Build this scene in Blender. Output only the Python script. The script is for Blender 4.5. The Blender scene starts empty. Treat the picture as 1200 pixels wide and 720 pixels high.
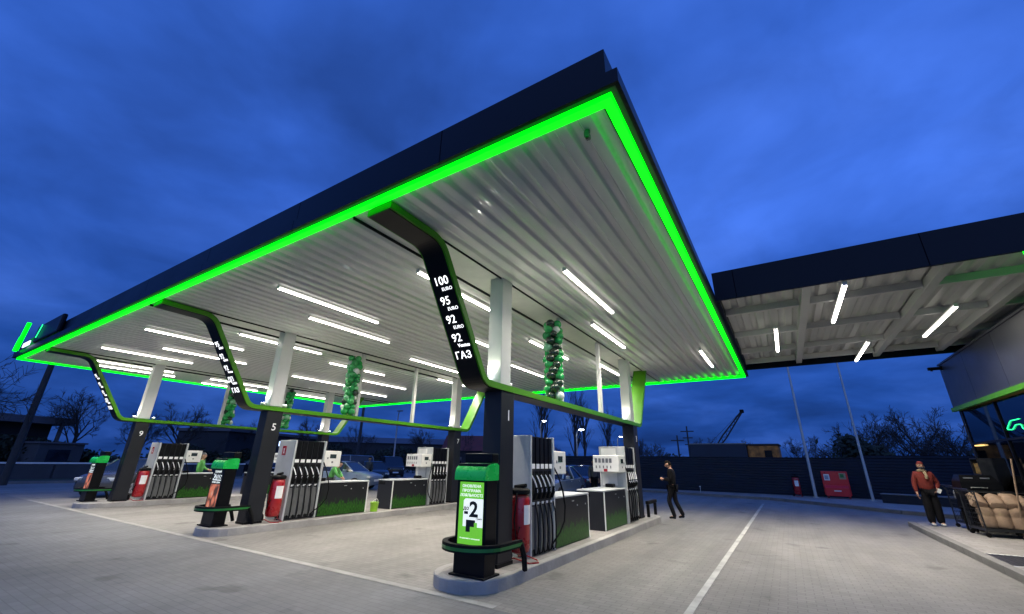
import bpy, bmesh, math, random
from mathutils import Vector, Matrix
random.seed(7)
PI = math.pi
S = bpy.context.scene
COL = S.collection

# ------------------------------------------------------------------ materials
def _nodes(name):
    m = bpy.data.materials.new(name); m.use_nodes = True
    return m, m.node_tree.nodes, m.node_tree.links, m.node_tree.nodes['Principled BSDF']

def pm(name, base, rough=.5, metal=0., var=.12, scale=6., bump=0., coat=0., emit=None, es=0., rvar=.1, spec=.5):
    m, N, L, b = _nodes(name)
    tc = N.new('ShaderNodeTexCoord'); no = N.new('ShaderNodeTexNoise')
    no.inputs['Scale'].default_value = scale; no.inputs['Detail'].default_value = 5; no.inputs['Roughness'].default_value = .6
    L.new(tc.outputs['Object'], no.inputs['Vector'])
    mx = N.new('ShaderNodeMix'); mx.data_type = 'RGBA'
    mx.inputs[6].default_value = (*[max(0, c*(1-var)) for c in base], 1)
    mx.inputs[7].default_value = (*[min(1, c*(1+var)) for c in base], 1)
    rmp = N.new('ShaderNodeMapRange'); rmp.inputs[1].default_value = .3; rmp.inputs[2].default_value = .7
    L.new(no.outputs['Fac'], rmp.inputs[0]); L.new(rmp.outputs[0], mx.inputs[0])
    L.new(mx.outputs[2], b.inputs['Base Color'])
    r2 = N.new('ShaderNodeMapRange'); r2.inputs[1].default_value = .3; r2.inputs[2].default_value = .7
    r2.inputs[3].default_value = max(.02, rough-rvar); r2.inputs[4].default_value = min(1, rough+rvar)
    L.new(no.outputs['Fac'], r2.inputs[0]); L.new(r2.outputs[0], b.inputs['Roughness'])
    b.inputs['Metallic'].default_value = metal
    b.inputs['Specular IOR Level'].default_value = spec
    b.inputs['Coat Weight'].default_value = coat
    if bump:
        bp = N.new('ShaderNodeBump'); bp.inputs['Strength'].default_value = bump; bp.inputs['Distance'].default_value = .01
        n2 = N.new('ShaderNodeTexNoise'); n2.inputs['Scale'].default_value = scale*8; n2.inputs['Detail'].default_value = 4
        L.new(tc.outputs['Object'], n2.inputs['Vector']); L.new(n2.outputs['Fac'], bp.inputs['Height']); L.new(bp.outputs['Normal'], b.inputs['Normal'])
    if emit:
        b.inputs['Emission Color'].default_value = (*emit, 1); b.inputs['Emission Strength'].default_value = es
    return m

def paver_mat(name, c1, c2, mortar, bw, rh, rough=.7, bump=.35, rot=0., stain=.4):
    m, N, L, b = _nodes(name)
    geo = N.new('ShaderNodeNewGeometry'); mp = N.new('ShaderNodeMapping'); mp.inputs['Rotation'].default_value[2] = rot
    L.new(geo.outputs['Position'], mp.inputs['Vector'])
    br = N.new('ShaderNodeTexBrick'); br.inputs['Scale'].default_value = 1
    br.inputs['Brick Width'].default_value = bw; br.inputs['Row Height'].default_value = rh
    br.inputs['Mortar Size'].default_value = .006; br.inputs['Mortar Smooth'].default_value = .3; br.inputs['Bias'].default_value = -.1
    br.inputs['Color1'].default_value = (*c1, 1); br.inputs['Color2'].default_value = (*c2, 1); br.inputs['Mortar'].default_value = (*mortar, 1)
    L.new(mp.outputs[0], br.inputs['Vector'])
    n1 = N.new('ShaderNodeTexNoise'); n1.inputs['Scale'].default_value = .35; n1.inputs['Detail'].default_value = 6; n1.inputs['Roughness'].default_value = .65
    n2 = N.new('ShaderNodeTexNoise'); n2.inputs['Scale'].default_value = 3.2; n2.inputs['Detail'].default_value = 8; n2.inputs['Roughness'].default_value = .75
    mp2 = N.new('ShaderNodeMapping'); mp2.inputs['Scale'].default_value = (1, .45, 1); L.new(geo.outputs['Position'], mp2.inputs['Vector'])
    L.new(mp2.outputs[0], n1.inputs['Vector']); L.new(mp2.outputs[0], n2.inputs['Vector'])
    r1 = N.new('ShaderNodeMapRange'); r1.inputs[1].default_value = .3; r1.inputs[2].default_value = .7; r1.inputs[3].default_value = 1-stain; r1.inputs[4].default_value = 1.15
    r2 = N.new('ShaderNodeMapRange'); r2.inputs[1].default_value = .3; r2.inputs[2].default_value = .75; r2.inputs[3].default_value = .78; r2.inputs[4].default_value = 1.15
    L.new(n1.outputs['Fac'], r1.inputs[0]); L.new(n2.outputs['Fac'], r2.inputs[0])
    mu = N.new('ShaderNodeMath'); mu.operation = 'MULTIPLY'; L.new(r1.outputs[0], mu.inputs[0]); L.new(r2.outputs[0], mu.inputs[1])
    # oil drips
    vo = N.new('ShaderNodeTexNoise'); vo.inputs['Scale'].default_value = 1.3; vo.inputs['Detail'].default_value = 3; L.new(geo.outputs['Position'], vo.inputs['Vector'])
    rv = N.new('ShaderNodeMapRange'); rv.inputs[1].default_value = .63; rv.inputs[2].default_value = .72; rv.inputs[3].default_value = 1; rv.inputs[4].default_value = .58
    L.new(vo.outputs['Fac'], rv.inputs[0])
    mu2 = N.new('ShaderNodeMath'); mu2.operation = 'MULTIPLY'; L.new(mu.outputs[0], mu2.inputs[0]); L.new(rv.outputs[0], mu2.inputs[1])
    mp4 = N.new('ShaderNodeMapping'); mp4.inputs['Scale'].default_value = (1.5, .07, 1); L.new(geo.outputs['Position'], mp4.inputs['Vector'])
    n4 = N.new('ShaderNodeTexNoise'); n4.inputs['Scale'].default_value = 1; n4.inputs['Detail'].default_value = 4; n4.inputs['Distortion'].default_value = .4; L.new(mp4.outputs[0], n4.inputs['Vector'])
    r4 = N.new('ShaderNodeMapRange'); r4.inputs[1].default_value = .42; r4.inputs[2].default_value = .68; r4.inputs[3].default_value = 1.06; r4.inputs[4].default_value = .86; L.new(n4.outputs['Fac'], r4.inputs[0])
    mu3 = N.new('ShaderNodeMath'); mu3.operation = 'MULTIPLY'; L.new(mu2.outputs[0], mu3.inputs[0]); L.new(r4.outputs[0], mu3.inputs[1]); mu2 = mu3
    mx = N.new('ShaderNodeMix'); mx.data_type = 'RGBA'; mx.blend_type = 'MULTIPLY'; mx.inputs[0].default_value = 1
    L.new(br.outputs['Color'], mx.inputs[6]); L.new(mu2.outputs[0], mx.inputs[7]); L.new(mx.outputs[2], b.inputs['Base Color'])
    rr = N.new('ShaderNodeMapRange'); rr.inputs[1].default_value = .3; rr.inputs[2].default_value = .7; rr.inputs[3].default_value = rough-.16; rr.inputs[4].default_value = rough+.12
    L.new(n2.outputs['Fac'], rr.inputs[0]); L.new(rr.outputs[0], b.inputs['Roughness'])
    ad = N.new('ShaderNodeMath'); ad.operation = 'MULTIPLY_ADD'; ad.inputs[1].default_value = -1.0
    L.new(br.outputs['Fac'], ad.inputs[0]); L.new(n2.outputs['Fac'], ad.inputs[2])
    bp = N.new('ShaderNodeBump'); bp.inputs['Strength'].default_value = bump; bp.inputs['Distance'].default_value = .006
    L.new(ad.outputs[0], bp.inputs['Height']); L.new(bp.outputs['Normal'], b.inputs['Normal'])
    return m

def grass_print_mat():
    m, N, L, b = _nodes('grass_print')
    tc = N.new('ShaderNodeTexCoord'); mp = N.new('ShaderNodeMapping'); mp.inputs['Scale'].default_value = (30, 30, 7)
    L.new(tc.outputs['Object'], mp.inputs['Vector'])
    n = N.new('ShaderNodeTexNoise'); n.inputs['Scale'].default_value = 1; n.inputs['Detail'].default_value = 4; L.new(mp.outputs[0], n.inputs['Vector'])
    sx = N.new('ShaderNodeSeparateXYZ'); L.new(tc.outputs['Object'], sx.inputs[0])
    h = N.new('ShaderNodeMapRange'); h.inputs[1].default_value = .06; h.inputs[2].default_value = .52; h.inputs[3].default_value = .92; h.inputs[4].default_value = .22
    L.new(sx.outputs[2], h.inputs[0])
    lt = N.new('ShaderNodeMath'); lt.operation = 'SUBTRACT'; L.new(h.outputs[0], lt.inputs[0]); L.new(n.outputs['Fac'], lt.inputs[1])
    fr = N.new('ShaderNodeMapRange'); fr.inputs[1].default_value = -.02; fr.inputs[2].default_value = .06; L.new(lt.outputs[0], fr.inputs[0])
    g = N.new('ShaderNodeValToRGB'); g.color_ramp.elements[0].position = .35; g.color_ramp.elements[0].color = (.004, .025, .004, 1)
    g.color_ramp.elements[1].position = .66; g.color_ramp.elements[1].color = (.028, .125, .01, 1)
    mp3 = N.new('ShaderNodeMapping'); mp3.inputs['Scale'].default_value = (55, 55, 14); L.new(tc.outputs['Object'], mp3.inputs['Vector'])
    n3 = N.new('ShaderNodeTexNoise'); n3.inputs['Scale'].default_value = 1; n3.inputs['Detail'].default_value = 3; L.new(mp3.outputs[0], n3.inputs['Vector'])
    L.new(n3.outputs['Fac'], g.inputs[0])
    mx = N.new('ShaderNodeMix'); mx.data_type = 'RGBA'; mx.inputs[6].default_value = (.012, .013, .015, 1)
    L.new(fr.outputs[0], mx.inputs[0]); L.new(g.outputs[0], mx.inputs[7]); L.new(mx.outputs[2], b.inputs['Base Color'])
    b.inputs['Roughness'].default_value = .4; b.inputs['Specular IOR Level'].default_value = .25
    return m

def em(name, col, st):
    m, N, L, b = _nodes(name)
    b.inputs['Base Color'].default_value = (*[c*.8 for c in col], 1); b.inputs['Emission Color'].default_value = (*col, 1); b.inputs['Emission Strength'].default_value = st
    return m

def poster_mat():
    # a printed photograph of sausages and vegetables: blotches only
    m, N, L, b = _nodes('food_print')
    tc = N.new('ShaderNodeTexCoord'); mp = N.new('ShaderNodeMapping'); mp.inputs['Scale'].default_value = (9, 9, 5); mp.inputs['Rotation'].default_value = (0, .5, 0)
    L.new(tc.outputs['Object'], mp.inputs['Vector'])
    v = N.new('ShaderNodeTexVoronoi'); v.inputs['Scale'].default_value = 1.1; L.new(mp.outputs[0], v.inputs['Vector'])
    r = N.new('ShaderNodeValToRGB'); r.color_ramp.elements[0].position = .1; r.color_ramp.elements[0].color = (.75, .33, .2, 1)
    r.color_ramp.elements[1].position = .75; r.color_ramp.elements[1].color = (.07, .03, .02, 1)
    e = r.color_ramp.elements.new(.42); e.color = (.6, .17, .08, 1)
    L.new(v.outputs['Distance'], r.inputs[0]); L.new(r.outputs[0], b.inputs['Base Color'])
    L.new(r.outputs[0], b.inputs['Emission Color']); b.inputs['Emission Strength'].default_value = .8
    return m

M = dict(
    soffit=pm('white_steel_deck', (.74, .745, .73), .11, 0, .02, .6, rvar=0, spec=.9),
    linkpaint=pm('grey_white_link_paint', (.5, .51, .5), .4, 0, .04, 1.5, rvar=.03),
    shaft=pm('pale_grey_shaft_paint', (.58, .58, .57), .4, 0, .06, 3, rvar=.05),
    navy=pm('dark_navy_panel', (.0022, .0048, .0105), .38, 0, .2, .8, rvar=.04, spec=.16),
    fascia_ret=pm('dark_fascia_return', (.045, .055, .048), .5, 0, .1, 2),
    strip=em('green_led_strip', (.0, 1.0, .004), 2.4),
    strip2=em('green_led_strip_bright', (.0, 1.0, .004), 7.),
    lime=pm('lime_paint', (.06, .24, .006), .4, 0, .08, 4, spec=.3),
    black=pm('black_gloss_panel', (.004, .0045, .006), .34, 0, .15, 1.5, rvar=.03, spec=.16),
    charcoal=pm('charcoal_cladding', (.013, .0145, .019), .42, 0, .15, 2.5, rvar=.04, spec=.3),
    rubber=pm('black_rubber', (.006, .006, .0065), .7, 0, .3, 9, spec=.14),
    white=pm('white_paint', (.72, .72, .68), .42, 0, .07, 4),
    offwhite=pm('light_grey_panel', (.42, .44, .44), .38, 0, .08, 5),
    grey=pm('grey_steel', (.16, .165, .17), .4, .4, .15, 6),
    alu=pm('brushed_aluminium', (.55, .56, .56), .35, .8, .1, 10),
    red=pm('red_paint', (.32, .009, .011), .3, 0, .15, 6, coat=.3),
    redbright=pm('lit_red_paint', (.6, .012, .02), .35, 0, .08, 4),  # brighter copy of the red, lit look of the fire board in its colour
    paper=pm('white_paper', (.75, .75, .72), .7, 0, .06, 10),
    concrete=pm('kerb_concrete', (.3, .29, .275), .8, 0, .22, 2.5, bump=.4),
    concrete_dark=pm('worn_kerb_concrete', (.17, .165, .16), .85, 0, .25, 2, bump=.4),
    lamp=em('lamp_diffuser', (1.0, .93, .82), 40.),
    lampside=em('lamp_side_lens', (1.0, .95, .88), 3.2),
    lamp2=em('outdoor_lamp', (.9, .95, 1.0), 26.),
    text=em('lit_lettering', (1, 1, 1), 1.6),
    whitetext=pm('white_vinyl', (.8, .8, .8), .5, 0, .03, 10),
    greenpl=pm('green_lit_plastic', (.01, .32, .05), .28, 0, .12, 6, coat=.3, emit=(.0, .3, .05), es=.35),
    greenline=pm('green_vinyl', (.01, .16, .025), .4, 0, .1, 6),
    grassp=grass_print_mat(),
    posterg=em('green_backlit_print', (.13, .46, .03), 1.0),
    posterw=em('white_backlit_print', (.8, .84, .78), .95),
    inkdark=pm('dark_ink', (.008, .009, .009), .5, 0, .1, 9),
    food=poster_mat(),
    screen=pm('lcd_screen', (.03, .045, .05), .15, 0, .2, 20),
    hivis=pm('green_hi_vis_cloth', (.08, .32, .07), .75, 0, .15, 12, bump=.3),
    balloon_g=pm('green_balloon', (.02, .33, .075), .22, 0, .1, 6, coat=.4),
    balloon_l=pm('pale_green_balloon', (.22, .55, .3), .22, 0, .1, 6, coat=.4),
    balloon_w=pm('white_balloon', (.7, .74, .7), .25, 0, .06, 6, coat=.4),
    balloon_k=pm('black_balloon', (.012, .03, .016), .18, 0, .1, 6, coat=.4),
    bark=pm('dark_bark', (.03, .026, .024), .9, 0, .3, 10),
    twig=pm('bare_twigs', (.034, .03, .028), .9, 0, .3, 4),
    hedge=pm('dark_evergreen', (.02, .03, .018), .9, 0, .4, 1.5),
    fence=pm('dark_blue_fence_sheet', (.008, .0145, .027), .5, 0, .3, 1.2, spec=.25),
    pole=pm('galvanised_pole', (.42, .45, .45), .5, .3, .15, 3),
    darkpole=pm('tarred_wood_pole', (.03, .03, .032), .85, 0, .3, 4),
    rust=pm('rusty_steel', (.4, .15, .03), .85, .1, .6, 3, bump=.5),
    sack=pm('kraft_paper_sack', (.3, .205, .135), .8, 0, .22, 7, bump=.7),
    wire=pm('black_steel_wire', (.03, .032, .035), .4, .5, .2, 8),
    glass=pm('dark_glazing', (.006, .01, .018), .06, 0, .1, 2, spec=.8),
    bpanel=pm('anthracite_cladding', (.04, .043, .056), .4, .1, .08, 2.2, rvar=.04),
    neon=em('green_neon', (.02, 1.0, .28), 2.2),
    warm=em('warm_shop_lamp', (1.0, .62, .2), 1.6),
    shelfgoods=pm('shelf_goods', (.3, .19, .05), .5, 0, .9, 14),
    cloth_red=pm('brick_red_fleece', (.17, .02, .014), .85, 0, .2, 14, bump=.4),
    cloth_black=pm('black_cloth', (.007, .007, .009), .9, 0, .3, 12, bump=.3, spec=.15),
    cloth_grey=pm('grey_cloth', (.06, .065, .075), .85, 0, .2, 12, bump=.4),
    scarf=pm('beige_scarf', (.36, .28, .17), .9, 0, .25, 20),
    skin=pm('skin', (.46, .25, .17), .55, 0, .08, 12),
    hair=pm('dark_hair', (.01, .007, .005), .8, 0, .3, 30, spec=.15),
    shoe=pm('white_trainer', (.62, .62, .6), .5, 0, .1, 20),
    mask=pm('dark_face_mask', (.03, .03, .04), .8, 0, .2, 20),
    tyre=pm('tyre_rubber', (.012, .012, .013), .8, 0, .2, 20),
    rim=pm('alloy_rim', (.45, .46, .48), .3, .8, .1, 9),
    car_silver=pm('silver_blue_car_paint', (.3, .36, .44), .25, .5, .05, 3, rvar=.01, coat=.5),
    car_dark=pm('dark_blue_car_paint', (.015, .02, .045), .22, .3, .1, 3, rvar=.01, coat=.5),
    car_pale=pm('pale_blue_car_paint', (.2, .26, .33), .28, .2, .05, 3, rvar=.01, coat=.5),
    car_black=pm('black_car_paint', (.012, .012, .014), .25, .2, .1, 3, rvar=.01, coat=.5),
    car_grey=pm('grey_car_paint', (.07, .075, .085), .25, .4, .1, 3, rvar=.01, coat=.5),
    carglass=pm('car_glass', (.012, .018, .026), .06, 0, .1, 2, spec=.7),
    tail=em('lit_tail_lamp', (1.0, .03, .06), 5.),
    taild=pm('tail_lamp_plastic', (.3, .01, .015), .2, 0, .1, 9),
    headl=pm('headlamp_glass', (.5, .53, .55), .1, 0, .1, 9),
    wallpale=pm('pale_rendered_wall', (.05, .053, .06), .85, 0, .2, 1.2),
    walldark=pm('dark_building_wall', (.018, .02, .024), .85, 0, .3, .8),
    roofgrey=pm('grey_roof_edge', (.075, .075, .085), .7, 0, .25, 1),
    bluelit=em('blue_lit_sign', (.1, .2, 1.0), 1.6),
    whitelit=em('white_lit_window', (.6, .75, 1.0), 2.0),
    tarp=pm('grey_blue_tarpaulin', (.02, .026, .036), .75, 0, .3, 1.3, bump=.4),
    grassv=pm('verge_grass', (.02, .03, .014), .95, 0, .5, 2, bump=.6),
    bucket=pm('lime_bucket_plastic', (.3, .6, .03), .35, 0, .08, 7),
    paint=pm('worn_white_road_paint', (.36, .36, .34), .8, 0, .32, 2.2, bump=.4),
    joint=pm('pale_concrete_channel', (.27, .265, .25), .8, 0, .25, 3),
    grate=pm('dark_grating', (.03, .03, .032), .5, .5, .3, 9),
)
def seams(m, step=2.9):
    N, L = m.node_tree.nodes, m.node_tree.links; b = N['Principled BSDF']; src = b.inputs['Base Color'].links[0].from_socket
    geo = N.new('ShaderNodeNewGeometry'); sx = N.new('ShaderNodeSeparateXYZ'); L.new(geo.outputs['Position'], sx.inputs[0])
    a = N.new('ShaderNodeMath'); a.operation = 'ADD'; L.new(sx.outputs[0], a.inputs[0]); L.new(sx.outputs[1], a.inputs[1])
    md = N.new('ShaderNodeMath'); md.operation = 'FLOORED_MODULO'; md.inputs[1].default_value = step; L.new(a.outputs[0], md.inputs[0])
    lt = N.new('ShaderNodeMath'); lt.operation = 'LESS_THAN'; lt.inputs[1].default_value = .014; L.new(md.outputs[0], lt.inputs[0])
    mx = N.new('ShaderNodeMix'); mx.data_type = 'RGBA'; mx.inputs[7].default_value = (.0005, .0005, .001, 1); L.new(lt.outputs[0], mx.inputs[0]); L.new(src, mx.inputs[6]); L.new(mx.outputs[2], b.inputs['Base Color'])
    iv = N.new('ShaderNodeMath'); iv.operation = 'MULTIPLY_ADD'; iv.inputs[1].default_value = -.13; iv.inputs[2].default_value = .14; L.new(lt.outputs[0], iv.inputs[0]); L.new(iv.outputs[0], b.inputs['Specular IOR Level'])
seams(M['navy'])
M['paver'] = paver_mat('grey_block_paving', (.203, .194, .181), (.236, .225, .21), (.145, .138, .13), .2, .1, rot=0., bump=.25)
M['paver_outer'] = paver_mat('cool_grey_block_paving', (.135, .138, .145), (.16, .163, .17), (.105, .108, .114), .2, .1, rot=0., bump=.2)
M['sidewalk'] = paver_mat('pale_slab_paving', (.25, .235, .22), (.3, .285, .27), (.15, .14, .13), .4, .2, stain=.25)

# ------------------------------------------------------------------ mesh helper
class MB:
    def __init__(s): s.v = []; s.f = []; s.mi = []
    def add(s, vs, fs, mi=0):
        o = len(s.v); s.v += [tuple(v) for v in vs]; s.f += [tuple(i+o for i in f) for f in fs]; s.mi += [mi]*len(fs); return s
    def box(s, x0, x1, y0, y1, z0, z1, mi=0, mat=None):
        vs = [Vector((x, y, z)) for z in (z0, z1) for y in (y0, y1) for x in (x0, x1)]
        if mat: vs = [mat @ v for v in vs]
        return s.add(vs, [(0, 2, 3, 1), (4, 5, 7, 6), (0, 1, 5, 4), (2, 6, 7, 3), (0, 4, 6, 2), (1, 3, 7, 5)], mi)
    def bbox(s, x0, x1, y0, y1, z0, z1, b=.01, mi=0):
        bm = bmesh.new(); bmesh.ops.create_cube(bm, size=1)
        for v in bm.verts: v.co = Vector(((x0+x1)/2+v.co.x*(x1-x0), (y0+y1)/2+v.co.y*(y1-y0), (z0+z1)/2+v.co.z*(z1-z0)))
        bmesh.ops.bevel(bm, geom=bm.edges[:], offset=b, segments=2, affect='EDGES', profile=.5)
        bm.verts.index_update(); s.add([v.co[:] for v in bm.verts], [[v.index for v in f.verts] for f in bm.faces], mi); bm.free(); return s
    def prism(s, poly, a0, a1, axis='x', mi=0, caps=True):
        n = len(poly)
        def P(p, a): return {'x': (a, p[0], p[1]), 'y': (p[0], a, p[1]), 'z': (p[0], p[1], a)}[axis]
        vs = [P(p, a0) for p in poly]+[P(p, a1) for p in poly]
        fs = [(i, (i+1) % n, n+(i+1) % n, n+i) for i in range(n)]
        if caps: fs += [tuple(range(n))[::-1], tuple(range(n, 2*n))]
        return s.add(vs, fs, mi)
    def tube(s, pts, r, n=8, mi=0, closed=False, caps=True):
        pts = [Vector(p) for p in pts]; K = len(pts); rs = r if isinstance(r, (list, tuple)) else [r]*K
        up = None; rings = []
        for i, p in enumerate(pts):
            a = pts[(i-1) % K] if (closed or i) else p; b = pts[(i+1) % K] if (closed or i < K-1) else p
            t = (b-a).normalized()
            if up is None: up = t.orthogonal().normalized()
            u = (up - t*up.dot(t))
            u = u.normalized() if u.length > 1e-6 else t.orthogonal().normalized()
            up = u; w = t.cross(u)
            rings.append([p+(u*math.cos(2*PI*k/n)+w*math.sin(2*PI*k/n))*rs[i] for k in range(n)])
        vs = [v for R in rings for v in R]; fs = []
        for i in range(K if closed else K-1):
            j = (i+1) % K
            fs += [(i*n+k, i*n+(k+1) % n, j*n+(k+1) % n, j*n+k) for k in range(n)]
        if caps and not closed: fs += [tuple(range(n))[::-1], tuple(range((K-1)*n, K*n))]
        return s.add(vs, fs, mi)
    def lathe(s, prof, c=(0, 0, 0), n=16, mi=0, sx=1, sy=1):
        vs = []; fs = []
        for r, z in prof: vs += [(c[0]+r*sx*math.cos(2*PI*k/n), c[1]+r*sy*math.sin(2*PI*k/n), c[2]+z) for k in range(n)]
        for i in range(len(prof)-1): fs += [(i*n+k, i*n+(k+1) % n, (i+1)*n+(k+1) % n, (i+1)*n+k) for k in range(n)]
        fs += [tuple(range(n))[::-1], tuple(range((len(prof)-1)*n, len(prof)*n))]
        return s.add(vs, fs, mi)
    def loft(s, rings, mi=0, caps=True):
        n = len(rings[0]); vs = [v for R in rings for v in R]; fs = []
        for i in range(len(rings)-1): fs += [(i*n+k, i*n+(k+1) % n, (i+1)*n+(k+1) % n, (i+1)*n+k) for k in range(n)]
        if caps: fs += [tuple(range(n))[::-1], tuple(range((len(rings)-1)*n, len(rings)*n))]
        return s.add(vs, fs, mi)
    def obj(s, name, mats, parent=None, smooth=False, loc=None):
        me = bpy.data.meshes.new(name); me.from_pydata(s.v, [], s.f)
        for m in (mats if isinstance(mats, (list, tuple)) else [mats]): me.materials.append(m)
        me.polygons.foreach_set('material_index', s.mi)
        me.update()
        bm = bmesh.new(); bm.from_mesh(me); bmesh.ops.recalc_face_normals(bm, faces=bm.faces[:]); bm.to_mesh(me); bm.free()
        if smooth:
            for p in me.polygons: p.use_smooth = True
            try: me.set_sharp_from_angle(angle=math.radians(42))
            except Exception: pass
        return link(name, me, parent, loc)

def link(name, me, parent=None, loc=None):
    o = bpy.data.objects.new(name, me); COL.objects.link(o)
    if parent: o.parent = parent
    if loc: o.location = loc
    return o
def tag(o, label, cat, group=None):
    o['label'] = label; o['category'] = cat
    if group: o['group'] = group
    return o
def thing(name, label, cat, loc=(0, 0, 0), rz=0., group=None):
    o = bpy.data.objects.new(name, None); COL.objects.link(o); o.location = loc; o.rotation_euler = (0, 0, rz); o.empty_display_size = .2
    return tag(o, label, cat, group)
def struct(o, kind='structure'): o['kind'] = kind; return o
def dup(o, parent=None):
    c = o.copy(); COL.objects.link(c)
    if parent: c.parent = parent
    for ch in [k for k in KIDS(o)]: dup(ch, c)
    return c
def KIDS(o): return [k for k in o.children]
def relabel(o, label, loc, rz=None):
    o['label'] = label; o.location = loc
    if rz is not None: o.rotation_euler = (0, 0, rz)
    return o

_fontcache = {}
def text(name, body, size, mat, parent, origin, X, Y, bold=.012, align='CENTER', depth=.002, aspect=1., shear=0.):
    key = (body, size, bold, align, depth, shear)
    if key not in _fontcache:
        cu = bpy.data.curves.new('lettering', 'FONT'); cu.body = body; cu.size = size; cu.offset = bold*size; cu.align_x = align; cu.align_y = 'CENTER'
        cu.extrude = depth; cu.resolution_u = 3; cu.shear = shear; cu.space_character = 1.04
        o = bpy.data.objects.new('tmp', cu); COL.objects.link(o)
        dg = bpy.context.evaluated_depsgraph_get(); me = bpy.data.meshes.new_from_object(o.evaluated_get(dg)); me.name = 'lettering'
        bpy.data.objects.remove(o)
        _fontcache[key] = me
    me = _fontcache[key]
    if me.materials and me.materials[0] is not mat: me = me.copy(); me.materials.clear()
    if not me.materials: me.materials.append(mat)
    X = Vector(X).normalized(); Y = Vector(Y).normalized(); Z = X.cross(Y)
    m = Matrix((X*aspect, Y, Z)).transposed().to_4x4(); m.translation = Vector(origin)
    o = link(name, me, parent); o.matrix_local = m
    return o

# ------------------------------------------------------------------ camera and world
yaw, pitch, roll, fpx = -0.563976599, 0.358735831, 0.0174647912, 484.236739
fw = Vector((math.sin(yaw)*math.cos(pitch), math.cos(yaw)*math.cos(pitch), math.sin(pitch)))
rt = Vector((math.cos(yaw), -math.sin(yaw), 0)); up = rt.cross(fw)
c_, s_ = math.cos(roll), math.sin(roll)
rt, up = c_*rt+s_*up, -s_*rt+c_*up
cam = bpy.data.cameras.new('camera'); co = bpy.data.objects.new('camera', cam); COL.objects.link(co)
mw = Matrix((rt, up, -fw)).transposed().to_4x4(); mw.translation = (0, 0, 1.6); co.matrix_world = mw
cam.sensor_width = 36; cam.lens = fpx/1200*36; cam.clip_start = .05; cam.clip_end = 3000
S.camera = co

w = bpy.data.worlds.new('World'); S.world = w; w.use_nodes = True
N, L = w.node_tree.nodes, w.node_tree.links
bg = N['Background']; tc = N.new('ShaderNodeTexCoord')
sky = N.new('ShaderNodeTexSky'); sky.sky_type = 'NISHITA'; sky.sun_disc = False; sky.sun_elevation = math.radians(1.0); sky.sun_rotation = math.radians(150); sky.altitude = 100; sky.ozone_density = 4
sx = N.new('ShaderNodeSeparateXYZ'); L.new(tc.outputs['Generated'], sx.inputs[0])
gr = N.new('ShaderNodeValToRGB'); L.new(sx.outputs[2], gr.inputs[0])
E = gr.color_ramp.elements
E[0].position = 0; E[0].color = (.012, .058, .29, 1); E[1].position = 1; E[1].color = (.036, .128, .60, 1)
e = E.new(.14); e.color = (.0165, .078, .385, 1); e = E.new(.5); e.color = (.037, .132, .62, 1)
zc = N.new('ShaderNodeMath'); zc.operation = 'ADD'; zc.inputs[1].default_value = .22; L.new(sx.outputs[2], zc.inputs[0])
zm = N.new('ShaderNodeMath'); zm.operation = 'MAXIMUM'; zm.inputs[1].default_value = .12; L.new(zc.outputs[0], zm.inputs[0])
dv = N.new('ShaderNodeVectorMath'); dv.operation = 'DIVIDE'; L.new(tc.outputs['Generated'], dv.inputs[0]); L.new(zm.outputs[0], dv.inputs[1])
cl = N.new('ShaderNodeTexNoise'); cl.inputs['Scale'].default_value = 1.25; cl.inputs['Detail'].default_value = 5; cl.inputs['Roughness'].default_value = .5; cl.inputs['Distortion'].default_value = .35
L.new(dv.outputs[0], cl.inputs['Vector'])
cr = N.new('ShaderNodeMapRange'); cr.inputs[1].default_value = .3; cr.inputs[2].default_value = .7; cr.inputs[3].default_value = .58; cr.inputs[4].default_value = 1.45
L.new(cl.outputs['Fac'], cr.inputs[0])
# west (left) darker than east
lr = N.new('ShaderNodeMapRange'); lr.inputs[1].default_value = -1; lr.inputs[2].default_value = .2; lr.inputs[3].default_value = .86; lr.inputs[4].default_value = 1.0
L.new(sx.outputs[0], lr.inputs[0])
mm = N.new('ShaderNodeMath'); mm.operation = 'MULTIPLY'; L.new(cr.outputs[0], mm.inputs[0]); L.new(lr.outputs[0], mm.inputs[1])
mx = N.new('ShaderNodeMix'); mx.data_type = 'RGBA'; mx.blend_type = 'MULTIPLY'; mx.inputs[0].default_value = 1
c2 = N.new('ShaderNodeTexNoise'); c2.inputs['Scale'].default_value = 3.4; c2.inputs['Detail'].default_value = 6; c2.inputs['Roughness'].default_value = .55; c2.inputs['Distortion'].default_value = .5; L.new(dv.outputs[0], c2.inputs['Vector'])
r3 = N.new('ShaderNodeMapRange'); r3.inputs[1].default_value = .3; r3.inputs[2].default_value = .7; r3.inputs[3].default_value = .86; r3.inputs[4].default_value = 1.14; L.new(c2.outputs['Fac'], r3.inputs[0])
m3 = N.new('ShaderNodeMath'); m3.operation = 'MULTIPLY'; L.new(mm.outputs[0], m3.inputs[0]); L.new(r3.outputs[0], m3.inputs[1]); mm = m3
gy = N.new('ShaderNodeMapRange'); gy.inputs[1].default_value = .45; gy.inputs[2].default_value = .8; gy.inputs[3].default_value = 0; gy.inputs[4].default_value = .3; L.new(cl.outputs['Fac'], gy.inputs[0])
gm = N.new('ShaderNodeMix'); gm.data_type = 'RGBA'; gm.inputs[7].default_value = (.085, .165, .5, 1); L.new(gy.outputs[0], gm.inputs[0]); L.new(gr.outputs[0], gm.inputs[6])
L.new(gm.outputs[2], mx.inputs[6]); L.new(mm.outputs[0], mx.inputs[7])
ns = N.new('ShaderNodeMix'); ns.data_type = 'RGBA'; ns.blend_type = 'MULTIPLY'; ns.inputs[0].default_value = 1; ns.inputs[7].default_value = (.004, .006, .012, 1)
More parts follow.
